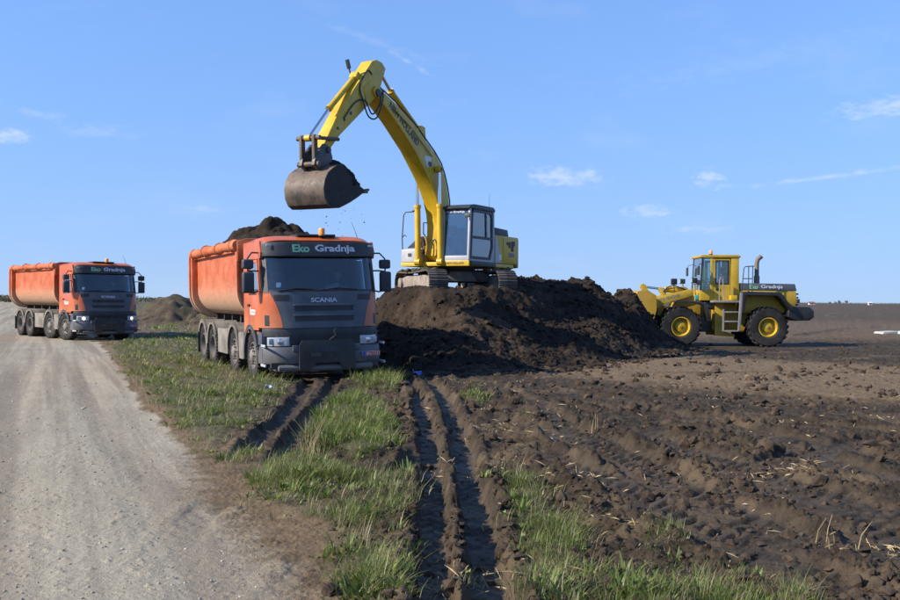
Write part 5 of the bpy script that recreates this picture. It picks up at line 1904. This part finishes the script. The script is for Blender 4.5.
# rear frame, engine hood, counterweight
MB().prism([(.25, .62), (.25, 1.72), (-.9, 1.72), (-1.1, 1.30), (-2.7, 1.30), (-2.7, .95), (-.9, .55)], 'y', -.45, .45).build('rear_frame', 'yellow_dark', L, bevel=.03)
for s in (-1, 1):
    MB().prism([(.22, .42), (.22, 1.76), (-.10, 1.76), (-.12, .60), (-.55, .46), (-.55, .38)], 'y', s * .62, s * .70).build('frame_plate', YL, L, bevel=.01)
hd = MB().prism([(-.62, 1.30), (-.62, 2.18), (-2.92, 2.16), (-2.98, 1.75), (-2.80, 1.45), (-2.4, 1.30)], 'y', -.66, .66).build('engine_hood', YL, L, bevel=.03)
MB().prism([(-.62, 2.185), (-.62, 2.46), (-2.88, 2.44), (-2.95, 2.165)], 'y', -.67, .67).build('hood_top', 'slate', L, bevel=.03)
lettering('Eko', .34, .17, 'green_letter', hd, frame((-1.28, .682, 2.32), (-1, 0, 0), (0, 0, 1)), .03, .008)
lettering('Gradnja', .84, .18, 'white_letter', hd, frame((-1.98, .682, 2.31), (-1, 0, 0), (0, 0, 1)), .02, .008)
for k in range(4):
    MB().bb(-2.99, -3.03, -.5, .62, 1.60 + k * .14, 1.66 + k * .14).build('rear_louvre', 'charcoal', hd)
MB().bb(-2.95, -3.06, .50, .70, 1.70, 1.86).build('tail_lamp', 'charcoal', L, bevel=.02)
MB().prism([(-2.50, 1.56), (-3.30, 1.56), (-3.46, 1.40), (-3.46, 1.16), (-3.30, 1.04), (-2.75, 1.02), (-2.45, 1.15)], 'y', -1.12, 1.12).build('counterweight', 'black_trim', L, bevel=.05, seg=3)
# rear fenders: angular dark arch
for s in (-1, 1):
    o_ = [(-.62, 1.30), (-.68, 2.02), (-.85, 2.13), (-2.05, 2.11), (-2.22, 2.0), (-2.62, 1.45), (-2.55, 1.36), (-2.12, 1.88), (-1.98, 1.97), (-.92, 1.99), (-.80, 1.92), (-.74, 1.30)]
    MB().prism(o_, 'y', s * .66, s * 1.30).build('rear_fender', 'black_trim', L, bevel=.015)
    # vertical front leg of the fender with ladder and rails
    MB().prism([(-.60, .62), (-.50, .62), (-.58, 2.08), (-.68, 2.08)], 'y', s * 1.24, s * 1.30).build('fender_leg', 'step_grey', L, bevel=.01)
    lad = None
    for k, zz in enumerate((.62, .98, 1.34)):
        MB().bb(-.54, -.02, s * .82, s * 1.24, zz - .025, zz + .025).build('step', 'step_grey', L, bevel=.008)
    MB().prism([(.0, .60), (.06, .60), (.06, 1.45), (.0, 1.45)], 'y', s * 1.16, s * 1.22).build('ladder_post', 'step_grey', L)
    for line in ([(-.66, s * 1.2, 2.10), (-.74, s * 1.2, 3.02), (-.80, s * 1.2, 3.08), (-1.14, s * 1.2, 3.10)], [(-.92, s * 1.2, 2.10), (-.92, s * 1.2, 3.09)], [(-1.06, s * 1.2, 2.10), (-1.08, s * 1.2, 3.10)], [(-.71, s * 1.2, 2.62), (-1.08, s * 1.2, 2.62)]):
        MB().tube(line, .018, 8).build('handrail', 'charcoal', L)
    MB().tube([(.12, s * .95, 1.76), (.12, s * .95, 2.55), (.06, s * .93, 2.66), (-.02, s * .93, 2.62), (-.06, s * .93, 1.8)], .02, 8).build('grab_rail', 'step_grey', L)
    MB().prism([(.42, 1.70), (-.66, 1.70), (-.66, 1.78), (.42, 1.78)], 'y', s * .70, s * 1.24).build('cab_platform', 'step_grey', L, bevel=.01)
    MB().bb(-.25, -.5, s * .95, s * 1.2, 1.80, 1.98).build('platform_box', 'yellow', L, bevel=.02)
# exhaust stack
MB().tube([(-1.52, .25, 2.44), (-1.52, .25, 3.24), (-1.56, .25, 3.40), (-1.70, .25, 3.52)], [.085, .085, .085, .09], 14).build('exhaust_stack', 'rust_pipe', L)
MB().cyl((-1.52, .25, 2.45), (-1.52, .25, 2.75), .11, 14).build('stack_base', 'rust_pipe', L)
# cab
CW = .70
cz0, cz1 = 1.78, 3.50
for s in (-1, 1):
    y = s * CW
    MB().prism([(-.70, cz0), (-.70, cz1 - .06), (-.40, cz1 - .06), (-.36, cz0)], 'y', y, y - s * .06).build('cab_rear_panel', YL, L, bevel=.012)
    MB().prism([(.40, cz0), (.28, cz0), (.30, cz1 - .06), (.40, cz1 - .06)], 'y', y, y - s * .07).build('cab_post', YL, L, bevel=.012)
    MB().prism([(.40, cz0), (.78, cz0), (.78, 2.18), (.40, 2.18)], 'y', y, y - s * .05).build('cab_front_panel', YL, L, bevel=.012)
    MB().prism([(.40, 2.185), (.77, 2.185), (.70, cz1 - .06), (.40, cz1 - .06)], 'y', y - s * .02, y - s * .026).build('front_side_window', 'loader_glass', L, sharp=0)
    dr = MB()
    dr.prism([(.27, cz0), (-.355, cz0), (-.355, 2.42), (.27, 2.42)], 'y', y, y - s * .05)
    dr.prism([(.27, 2.42), (.20, 2.42), (.20, 3.38), (.27, 3.38)], 'y', y, y - s * .05)
    dr.prism([(-.30, 2.42), (-.355, 2.42), (-.355, 3.38), (-.30, 3.38)], 'y', y, y - s * .05)
    dr.prism([(.20, 3.32), (-.30, 3.32), (-.30, 3.38), (.20, 3.38)], 'y', y, y - s * .05)
    do_ = dr.build('door', YL, L)
    sr = MB()
    for q in ([(.215, 2.40), (-.315, 2.40), (-.27, 2.45), (.17, 2.45)], [(-.315, 2.40), (-.315, 3.335), (-.27, 3.29), (-.27, 2.45)], [(-.315, 3.335), (.215, 3.335), (.17, 3.29), (-.27, 3.29)], [(.215, 3.335), (.215, 2.40), (.17, 2.45), (.17, 3.29)]):
        sr.prism(q, 'y', y + s * .006, y - s * .04)
    sr.build('window_seal', 'black_trim', do_)
    MB().prism([(.19, 2.43), (-.29, 2.43), (-.29, 3.31), (.19, 3.31)], 'y', y - s * .024, y - s * .030).build('door_window', 'loader_glass', do_, sharp=0)
    MB().bb(.06, .2, y + s * .002, y + s * .03, 2.18, 2.24).build('door_handle', 'black_trim', do_)
MB().prism([(.80, cz1 - .07), (.82, cz1), (.70, cz1 + .04), (-.68, cz1 + .04), (-.76, cz1), (-.76, cz1 - .07)], 'y', -CW - .03, CW + .03).build('cab_roof', YL, L, bevel=.03)
MB().prism([(.79, cz0), (.79, 2.18), (.74, 2.18), (.74, cz0)], 'y', -CW + .05, CW - .05).build('cab_front', YL, L)
MB().prism([(.785, 2.185), (.715, cz1 - .08), (.708, cz1 - .08), (.778, 2.185)], 'y', -CW + .06, CW - .06).build('windscreen', 'loader_glass', L, sharp=0)
MB().bb(-.70, -.66, -CW + .06, CW - .06, cz0, 2.30).build('cab_back', YL, L)
MB().bb(-.69, -.683, -CW + .06, CW - .06, 2.305, cz1 - .08).build('rear_window', 'loader_glass', L, sharp=0)
for s in (-1, 1):
    MB().prism([(.80, 2.17), (.73, cz1 - .07), (.68, cz1 - .07), (.75, 2.17)], 'y', s * CW, s * (CW - .06)).build('windscreen_post', 'black_trim', L)
MB().bb(-.66, .74, -CW + .07, CW - .07, cz0 - .03, cz0 + .02).build('cab_floor', 'black_trim', L)
st = MB().box((-.20, 0, 2.12), (.5, .5, .14)).build('seat', 'seat_cloth', L, bevel=.04)
MB().box((-.48, 0, 2.52), (.13, .48, .7)).build('seat_back', 'seat_cloth', st, bevel=.04)
MB().bb(-.35, -.05, -.2, .2, 1.8, 2.05).build('seat_base', 'black_trim', st)
MB().tube([(.62, 0, 1.82), (.45, 0, 2.42)], .05, 8).build('steering_column', 'charcoal', L)
MB().tube([(.42 + .10 * math.cos(a), .19 * math.sin(a), 2.44 + .16 * math.cos(a)) for a in [2 * math.pi * k / 18 for k in range(18)]], .015, 6, closed=True).build('steering_wheel', 'black_trim', L)
bc = MB().cyl((.30, .35, cz1 + .04), (.30, .35, cz1 + .09), .07, 14).build('beacon', 'black_trim', L)
MB().lathe([(.062, .09), (.062, .2), (.045, .23), (0, .235)], (.30, .35, cz1), 'z', 16).build('lens', 'amber', bc)
for s in (-1, 1):
    mi = MB().box((.92, s * .92, 2.92), (.06, .2, .34)).build('mirror', 'charcoal', L, bevel=.02)
    MB().tube([(.72, s * .70, 3.2), (.88, s * .9, 3.18), (.92, s * .92, 3.05)], .012, 6).build('mirror_arm', 'charcoal', mi)
# articulation, front frame
MB().prism([(.25, .55), (.75, .55), (.75, 1.5), (.25, 1.5)], 'y', -.28, .28).build('articulation_joint', 'steel_dark', L, bevel=.03)
MB().prism([(.70, .60), (.70, 1.45), (.95, 1.95), (1.25, 2.12), (1.55, 2.05), (1.95, 1.2), (2.1, .95), (2.0, .60)], 'y', -.42, .42).build('front_frame', 'yellow_dark', L, bevel=.03)
for s in (-1, 1):
    MB().prism([(.62, 1.42), (.70, 1.66), (.95, 1.74), (1.85, 1.76), (1.95, 1.70), (1.0, 1.67), (.80, 1.60), (.72, 1.36), (.60, .98), (.50, 1.0)], 'y', s * .70, s * 1.30).build('front_fender', 'black_trim', L, bevel=.012)
    # lamps on stalks
    stalk = MB().tube([(1.05, s * .95, 1.76), (1.08, s * .98, 2.42)], .03, 8).build('lamp_stalk', YL, L)
    MB().box((1.10, s * .98, 2.54), (.20, .26, .20)).build('headlamp', 'black_trim', stalk, bevel=.03)
    MB().box((1.205, s * .98, 2.54), (.012, .20, .15)).build('lens', 'lamp_lens', stalk)
MB().bb(.98, 1.14, 1.22, 1.30, 1.80, 1.98).build('washer_bottle', 'teal_plastic', L, bevel=.015)
# lift arms
for s in (-1, 1):
    y = s * .52
    pol = [(1.02, 2.22), (1.28, 2.18), (2.05, 1.98), (2.45, 1.88), (2.72, 1.70), (2.90, 1.36), (2.98, .98), (2.86, .80), (2.70, .86), (2.60, 1.18), (2.42, 1.48), (2.05, 1.66), (1.3, 1.88), (1.02, 1.98)]
    la = MB().prism(pol, 'y', y - s * .06, y + s * .06).build('lift_arm', YL, L, bevel=.012)
    if s > 0:
        lettering('EKO GRADNJA', .86, .15, 'decal_grey', la, frame((1.95, y + .064, 1.86), (-1, 0, .27), (.27, 0, 1)), .02, .004)
    ob = MB().cyl((1.0, s * .40, 1.15), (1.75, s * .40, 1.45), .07, 12).build('lift_cylinder', YL, L)
    MB().cyl((1.75, s * .40, 1.45), (2.25, s * .40, 1.62), .04, 10).build('rod', 'chrome', ob)
MB().cyl((2.72, -.5, 1.22), (2.72, .5, 1.22), .10, 14).build('cross_tube', YL, L)
# z-bar: bell crank, tilt cylinder
bcr = MB().prism([(2.05, 2.20), (2.20, 2.30), (2.28, 2.22), (2.14, 1.95), (2.28, 1.20), (2.18, 1.14), (2.02, 1.55), (1.92, 1.95)], 'y', -.10, .10).build('bell_crank', YL, L, bevel=.015)
tcy = MB()
tcy.tube([(1.05, 0, 2.12), (1.2, 0, 2.18), (2.0, 0, 2.20)], [.06, .13, .12], 14)
tb = tcy.build('tilt_cylinder', 'yellow', L)
MB().cyl((2.0, 0, 2.20), (2.85, 0, 2.30), .045, 10).build('rod', 'chrome', tb)
MB().lathe([(0, -.1), (.1, -.1), (.1, .1), (0, .1)], (2.88, 0, 2.31), 'y', 14).build('rod_eye', 'yellow_dark', tb)
MB().tube([(1.0, .12, 2.10), (1.4, .14, 2.26), (1.7, .14, 2.36), (1.95, .14, 2.28), (2.1, .12, 2.1)], .022, 6).build('hydraulic_hose', 'hose', L)
lst = MB().tube([(1.70, .30, 1.95), (1.72, .30, 2.38)], .02, 6).build('lamp_stalk', 'charcoal', L)
MB().box((1.72, .30, 2.50), (.22, .20, .24)).build('work_lamp', 'black_trim', lst, bevel=.03)
# bucket, rolled forward into the soil
prof = [(2.62, 1.95), (2.95, 2.16), (3.30, 2.10), (3.36, 2.02), (3.02, 2.02), (2.78, 1.86), (2.72, 1.40), (2.82, 1.05), (3.1, .82), (4.2, .58), (4.2, .50), (3.05, .70), (2.72, .96), (2.60, 1.40)]
bk = MB().prism(prof, 'y', -1.33, 1.33).build('bucket', 'yellow_dark', L, sharp=30)
for y in (-1.34, 1.30):
    MB().prism([(2.615, 1.945), (2.95, 2.155), (3.32, 2.09), (3.60, 1.55), (4.2, .60), (4.2, .505), (3.05, .705), (2.725, .965), (2.605, 1.40)], 'y', y, y + .04).build('bucket_side', 'yellow_dark', bk)
MB().bb(4.0, 4.35, -1.34, 1.34, .49, .53).build('cutting_edge', 'steel_worn', bk)
MB().prism([(2.62, 1.98), (2.92, 2.19), (2.95, 2.36), (2.80, 2.38)], 'y', -.16, .16).build('bucket_lug', YL, bk)
# soil in the loader bucket
nx, ny = 60, 90
xs, ys = np.linspace(2.8, 4.3, nx), np.linspace(-1.28, 1.28, ny)
X, Y = np.meshgrid(xs, ys)
Z = np.interp(X, [2.8, 3.1, 3.5, 4.0, 4.3], [1.78, 2.02, 1.85, 1.35, 1.0]) + (.10 * fbm(X.ravel(), Y.ravel(), 1.5, 4, seed=8) + .1 * clods(X.ravel(), Y.ravel(), 3.0, 3)).reshape(X.shape)
idx = np.arange(nx * ny).reshape(ny, nx)
me = bpy.data.meshes.new('soil_load')
me.from_pydata(np.stack([X.ravel(), Y.ravel(), Z.ravel()], -1).tolist(), [], np.stack([idx[:-1, :-1], idx[:-1, 1:], idx[1:, 1:], idx[1:, :-1]], -1).reshape(-1, 4).tolist())
me.polygons.foreach_set('use_smooth', [True] * len(me.polygons))
me.materials.append(MAT['dry_soil'])
o = link('soil_load', me)
o.location, o.rotation_euler = L.location, L.rotation_euler
tag(o, 'pale dry soil in the bucket of the wheel loader', 'soil')

# ------------------------------------------------------------------ people at the controls (seated, hands on the wheel or levers)
def skin_mesh(name, verts, edges, radii, root, sub=2):
    me = bpy.data.meshes.new(name + '_frame')
    me.from_pydata(verts, edges, [])
    ob = bpy.data.objects.new(name + '_frame', me)
    col.objects.link(ob)
    md = ob.modifiers.new('skin', 'SKIN')
    md.use_smooth_shade = True
    ob.modifiers.new('sub', 'SUBSURF').levels = sub
    lay = me.skin_vertices[0].data
    for i, r in enumerate(radii):
        lay[i].radius = (r, r) if not isinstance(r, tuple) else r
        lay[i].use_root = (i == root)
    bpy.context.view_layer.update()
    dg = bpy.context.evaluated_depsgraph_get()
    out_ = bpy.data.meshes.new_from_object(ob.evaluated_get(dg))
    bpy.data.objects.remove(ob, do_unlink=True)
    out_.name = name
    return out_


def person(label, loc, rz, shirt, grip=((.44, -.17, .38), (.44, .17, .38))):
    """origin on the seat, facing +x"""
    V = [(0, 0, .10), (-.02, 0, .26), (-.03, 0, .42), (-.03, 0, .53), (-.01, 0, .61)]
    E_ = [(0, 1), (1, 2), (2, 3), (3, 4)]
    Rr = [(.17, .12), (.16, .115), (.19, .12), (.10, .09), .055]
    for s, gp in ((-1, grip[0]), (1, grip[1])):
        b0 = len(V)
        V += [(-.02, s * .19, .49), (.10, s * .25, .26), ((gp[0] * .8 + .02), gp[1] * 1.1, (gp[2] + .27) / 2 + .03), (gp[0] - .07, gp[1], gp[2] + .01)]
        E_ += [(2, b0), (b0, b0 + 1), (b0 + 1, b0 + 2), (b0 + 2, b0 + 3)]
        Rr += [.075, .052, .043, .033]
        V += [(.22, s * .11, .09), (.44, s * .14, .08), (.47, s * .14, -.17), (.47, s * .14, -.36), (.57, s * .15, -.40)]
        E_ += [(0, b0 + 4), (b0 + 4, b0 + 5), (b0 + 5, b0 + 6), (b0 + 6, b0 + 7), (b0 + 7, b0 + 8)]
        Rr += [.092, .068, .058, .042, .038]
    body = skin_mesh('person', V, E_, Rr, 0)
    body.materials.append(MAT[shirt])
    P = link('person', body)
    P.location, P.rotation_euler = loc, (0, 0, rz)
    tag(P, label, 'person')
    # head: egg with jaw, nose, brow, ears
    bm = bmesh.new()
    bmesh.ops.create_uvsphere(bm, u_segments=28, v_segments=20, radius=1)
    for v in bm.verts:
        x, y, z = v.co
        jaw = 1 - .22 * max(0, -z) ** 1.4
        px, py, pz = x * .098 * jaw, y * .076 * jaw, z * .122
        if x > .4:
            px += .022 * math.exp(-((y / .22) ** 2 + ((z + .12) / .18) ** 2)) + .008 * math.exp(-((y / .6) ** 2 + ((z - .28) / .12) ** 2))
            px -= .010 * sum(math.exp(-(((y - e * .38) / .2) ** 2 + ((z - .08) / .12) ** 2)) for e in (-1, 1))
            px -= .005 * math.exp(-((y / .35) ** 2 + ((z + .48) / .06) ** 2))
        if abs(y) > .9 and abs(z) < .28 and abs(x) < .25:
            py *= 1.16
        v.co = (px + .02, py, pz + .745)
    hm = bpy.data.meshes.new('head')
    bm.to_mesh(hm)
    bm.free()
    hm.polygons.foreach_set('use_smooth', [True] * len(hm.polygons))
    hm.materials.append(MAT['skin'])
    link('head', hm, P)
    bm = bmesh.new()
    bmesh.ops.create_uvsphere(bm, u_segments=24, v_segments=16, radius=1)
    bmesh.ops.delete(bm, geom=[v for v in bm.verts if v.co.z < -.25 or (v.co.x > .45 and v.co.z < .55)], context='VERTS')
    for v in bm.verts:
        v.co = (v.co.x * .108 + .012, v.co.y * .086, v.co.z * .126 + .757)
    hh = bpy.data.meshes.new('hair')
    bm.to_mesh(hh)
    bm.free()
    hh.polygons.foreach_set('use_smooth', [True] * len(hh.polygons))
    hh.materials.append(MAT['hair'])
    link('hair', hh, P)
    for s, gp in ((-1, grip[0]), (1, grip[1])):
        hv = [(gp[0] - .09, gp[1], gp[2] + .01), (gp[0] - .03, gp[1], gp[2] + .02), (gp[0] + .0, gp[1] + s * .0, gp[2] + .02)]
        he, hr = [(0, 1), (1, 2)], [(.026, .02), (.036, .018), (.036, .016)]
        for k in range(4):
            b0 = len(hv)
            zz = gp[2] + .045 - .025 * k
            ln = (.034, .04, .037, .028)[k]
            hv += [(gp[0] + .022, gp[1] - s * .005, zz), (gp[0] + .035, gp[1] - s * ln * .6, zz), (gp[0] + .018, gp[1] - s * ln, zz)]
            he += [(2, b0), (b0, b0 + 1), (b0 + 1, b0 + 2)]
            hr += [.0095, .0088, .008]
        b0 = len(hv)
        hv += [(gp[0] - .03, gp[1] - s * .028, gp[2] + .045), (gp[0] - .005, gp[1] - s * .045, gp[2] + .06)]
        he += [(1, b0), (b0, b0 + 1)]
        hr += [.011, .009]
        hme = skin_mesh('hand', hv, he, hr, 1, 1)
        hme.materials.append(MAT['skin'])
        link('hand', hme, P)
    return P


def in_frame(root, p):
    return root.matrix_basis @ Vector(p)


bpy.context.view_layer.update()
pz = person('truck driver in a pale shirt behind the windscreen of the nearest truck', in_frame(T2, (-1.18, .62, 1.49)), T2.rotation_euler.z, 'shirt_pale')
person('driver in a dark shirt behind the windscreen of the truck on the road', in_frame(T1, (-1.18, .62, 1.49)), T1.rotation_euler.z, 'shirt_blue')
person('excavator operator seated in the glazed grey cab', in_frame(E, (.26, .77, 1.61)), E.rotation_euler.z, 'shirt_blue', ((.40, -.34, .30), (.40, .34, .30)))
person('loader operator in a red shirt seen through the cab door window', in_frame(L, (-.22, 0, 2.20)), L.rotation_euler.z, 'shirt_red', ((.56, -.17, .30), (.56, .17, .30)))

# ------------------------------------------------------------------ litter, slab, far things
def scrap(px, py, w, l, label, mat):
    x, y = G(px, py)
    rr = random.Random(int(px))
    z = ground_z(x, y) + .03
    mb = MB().patch(lambda u, v: ((u - .5) * w + .02 * math.sin(7 * v), (v - .5) * l + .02 * math.sin(5 * u), .05 * math.sin(3 * u + 1) * math.sin(4 * v + .6) + .02 * math.sin(9 * u + 5 * v)), 8, 8, .004)
    o = mb.build('plastic_scrap', mat)
    o.location = (x, y, z + .02)
    o.rotation_euler = (R(15), R(-12), rr.uniform(0, 3))
    return tag(o, label, 'litter')


scrap(417, 376.5, .20, .16, 'blue plastic scrap lying at the shaded foot of the heap', 'blue_plastic')
scrap(269, 394.5, .13, .10, 'pale blue plastic scrap in the grass left of the near truck', 'pale_blue_film')
x, y = G(886, 334)
sb = MB().prism([(-.50, .0), (-.44, .13), (.42, .16), (.50, .13), (.52, .0)], 'y', -.4, .4).build('concrete_slab', 'concrete', bevel=.03)
sb.location = (x, y, ground_z(x, y) - .04)
sb.rotation_euler = (0, R(-1.5), R(14))
tag(sb, 'pale concrete slab lying on the bare field at the right edge', 'slab')
x, y = G(903, 334.5)
sb = MB().prism([(-.30, .0), (-.28, .16), (.9, .20), (.95, .0)], 'y', -.35, .35).build('plastic_sheet', 'pale_blue_film', bevel=.02)
sb.location = (x + .15, y, ground_z(x, y) - .02)
tag(sb, 'pale blue plastic bundle against the concrete slab', 'litter')


def farm_building(px, dist, w, d, h, label):
    x = (px - 450) / 1000 * dist
    B = thing('farm_building', label, 'building', (x, dist, 0), 0)
    MB().bb(-w / 2, w / 2, -d / 2, d / 2, 0, h).build('wall', 'white_wall', B)
    MB().prism([(-d / 2 - .4, h), (d / 2 + .4, h), (0, h + d * .32)], 'x', -w / 2 - .4, w / 2 + .4).build('roof', 'white_wall' if px > 850 else 'roof_tile', B)
    MB().bb(-w * .1, w * .1, -d / 2 - .06, -d / 2 - .01, 0, h * .75).build('door', 'charcoal', B)
    for s in (-1, 1):
        MB().bb(s * w * .32 - .6, s * w * .32 + .6, -d / 2 - .06, -d / 2 - .01, h * .4, h * .75).build('window', 'black_trim', B)
    return B


farm_building(870, 900, 3.0, 2.6, 1.9, 'tiny white hut on the horizon at right')
farm_building(811.5, 850, 4.6, 3.2, 1.6, 'low white farm building on the horizon behind the loader')

# foliage for far trees and hedge
m, t, b, out = new_mat('far_foliage')
tcn = nd(t, 'ShaderNodeTexCoord')
t.links.new(mixc(t, noise(t, .8, 3, .6, tcn.outputs['Object']), (.10, .115, .095), (.17, .18, .15)), b.inputs['Base Color'])
b.inputs['Roughness'].default_value = .9
b.inputs['Specular IOR Level'].default_value = .1
painted('bark', (.10, .08, .06), .9, dust=.2)


def leaf_cloud(seed, n, rx, ry, rz, cz, leaf):
    rs = np.random.RandomState(seed)
    lobes = rs.normal(0, .5, (9, 3))
    VV = []
    for k in range(n):
        c = lobes[rs.randint(9)] + rs.normal(0, .28, 3)
        c = c / max(1, np.linalg.norm(c))
        c = c * np.array([rx, ry, rz]) + np.array([0, 0, cz])
        q = rs.normal(0, leaf, (3, 3))
        VV.append(c + q)
    V = np.concatenate(VV)
    return V.tolist(), np.arange(len(V)).reshape(-1, 3).tolist()


def tree(px, dist, h, w, label, seed, mat='far_foliage'):
    x = (px - 450) / 1000 * dist
    Tt = thing('tree', label, 'tree', (x, dist, 0), seed)
    tk = MB().tube([(0, 0, -.2), (.05 * h * .1, 0, h * .3), (0, .04 * h * .1, h * .62)], [h * .035, h * .026, h * .012], 8)
    for k in range(5):
        a = k * 1.3
        tk.tube([(0, 0, h * (.3 + .05 * k)), (math.cos(a) * w * .3, math.sin(a) * w * .3, h * (.52 + .06 * k))], [h * .014, h * .005], 6)
    tk.build('trunk', 'bark', Tt)
    v, f = leaf_cloud(seed, 900, w / 2, w / 2, h * .36, h * .62, w * .05)
    MB().add(v, f).build('crown', mat, Tt, sharp=0, flip=False)
    return Tt


for i, (px, dist, h, w, lab) in enumerate(((830, 1300, 3.2, 2.8, 'leftmost small hazy tree on the right-hand horizon'), (835.5, 1300, 3.8, 3.0, 'second small hazy tree on the right-hand horizon'),
                                          (839.5, 1300, 5.2, 4.2, 'taller hazy tree in the middle of the right-hand horizon'), (846.5, 1300, 5.4, 4.0, 'rightmost hazy round tree on the right-hand horizon'))):
    tree(px, dist, h, w, lab, 40 + i)


def hedge(p0, p1, h, w, label, seed, mat, n=5000):
    rs = np.random.RandomState(seed)
    u = rs.rand(n)
    hh = h * (.55 + .45 * (fbm(u * 40, u * 0, 1, 3, seed=seed) * .5 + .5))
    c = np.stack([p0[0] + (p1[0] - p0[0]) * u + rs.normal(0, w, n), p0[1] + (p1[1] - p0[1]) * u + rs.normal(0, w, n), rs.rand(n) ** .8 * hh], -1)
    q = rs.normal(0, h * .09, (n, 3, 3))
    V = (c[:, None, :] + q).reshape(-1, 3)
    o = MB().add(V.tolist(), np.arange(n * 3).reshape(-1, 3).tolist()).build('hedge', mat, sharp=0, flip=False)
    return tag(o, label, 'hedge')


m, t, b, out = new_mat('scrub')
tcn = nd(t, 'ShaderNodeTexCoord')
t.links.new(mixc(t, noise(t, .5, 4, .6, tcn.outputs['Object']), (.055, .065, .04), (.16, .145, .095)), b.inputs['Base Color'])
b.inputs['Roughness'].default_value = .9
b.inputs['Specular IOR Level'].default_value = .1
hedge((-190, 330), (-96, 300), 2.7, 2.5, 'grey-green scrub hedge along the left horizon past the first truck', 3, 'scrub', 9000)
hedge((-130, 420), (-60, 420), 2.2, 2.0, 'thin green hedge line on the horizon between the trucks', 4, 'scrub', 5000)
hedge((500, 1500), (760, 1500), 3.0, 3.0, 'low hazy hedge line along the right-hand horizon', 5, 'far_foliage', 5000)
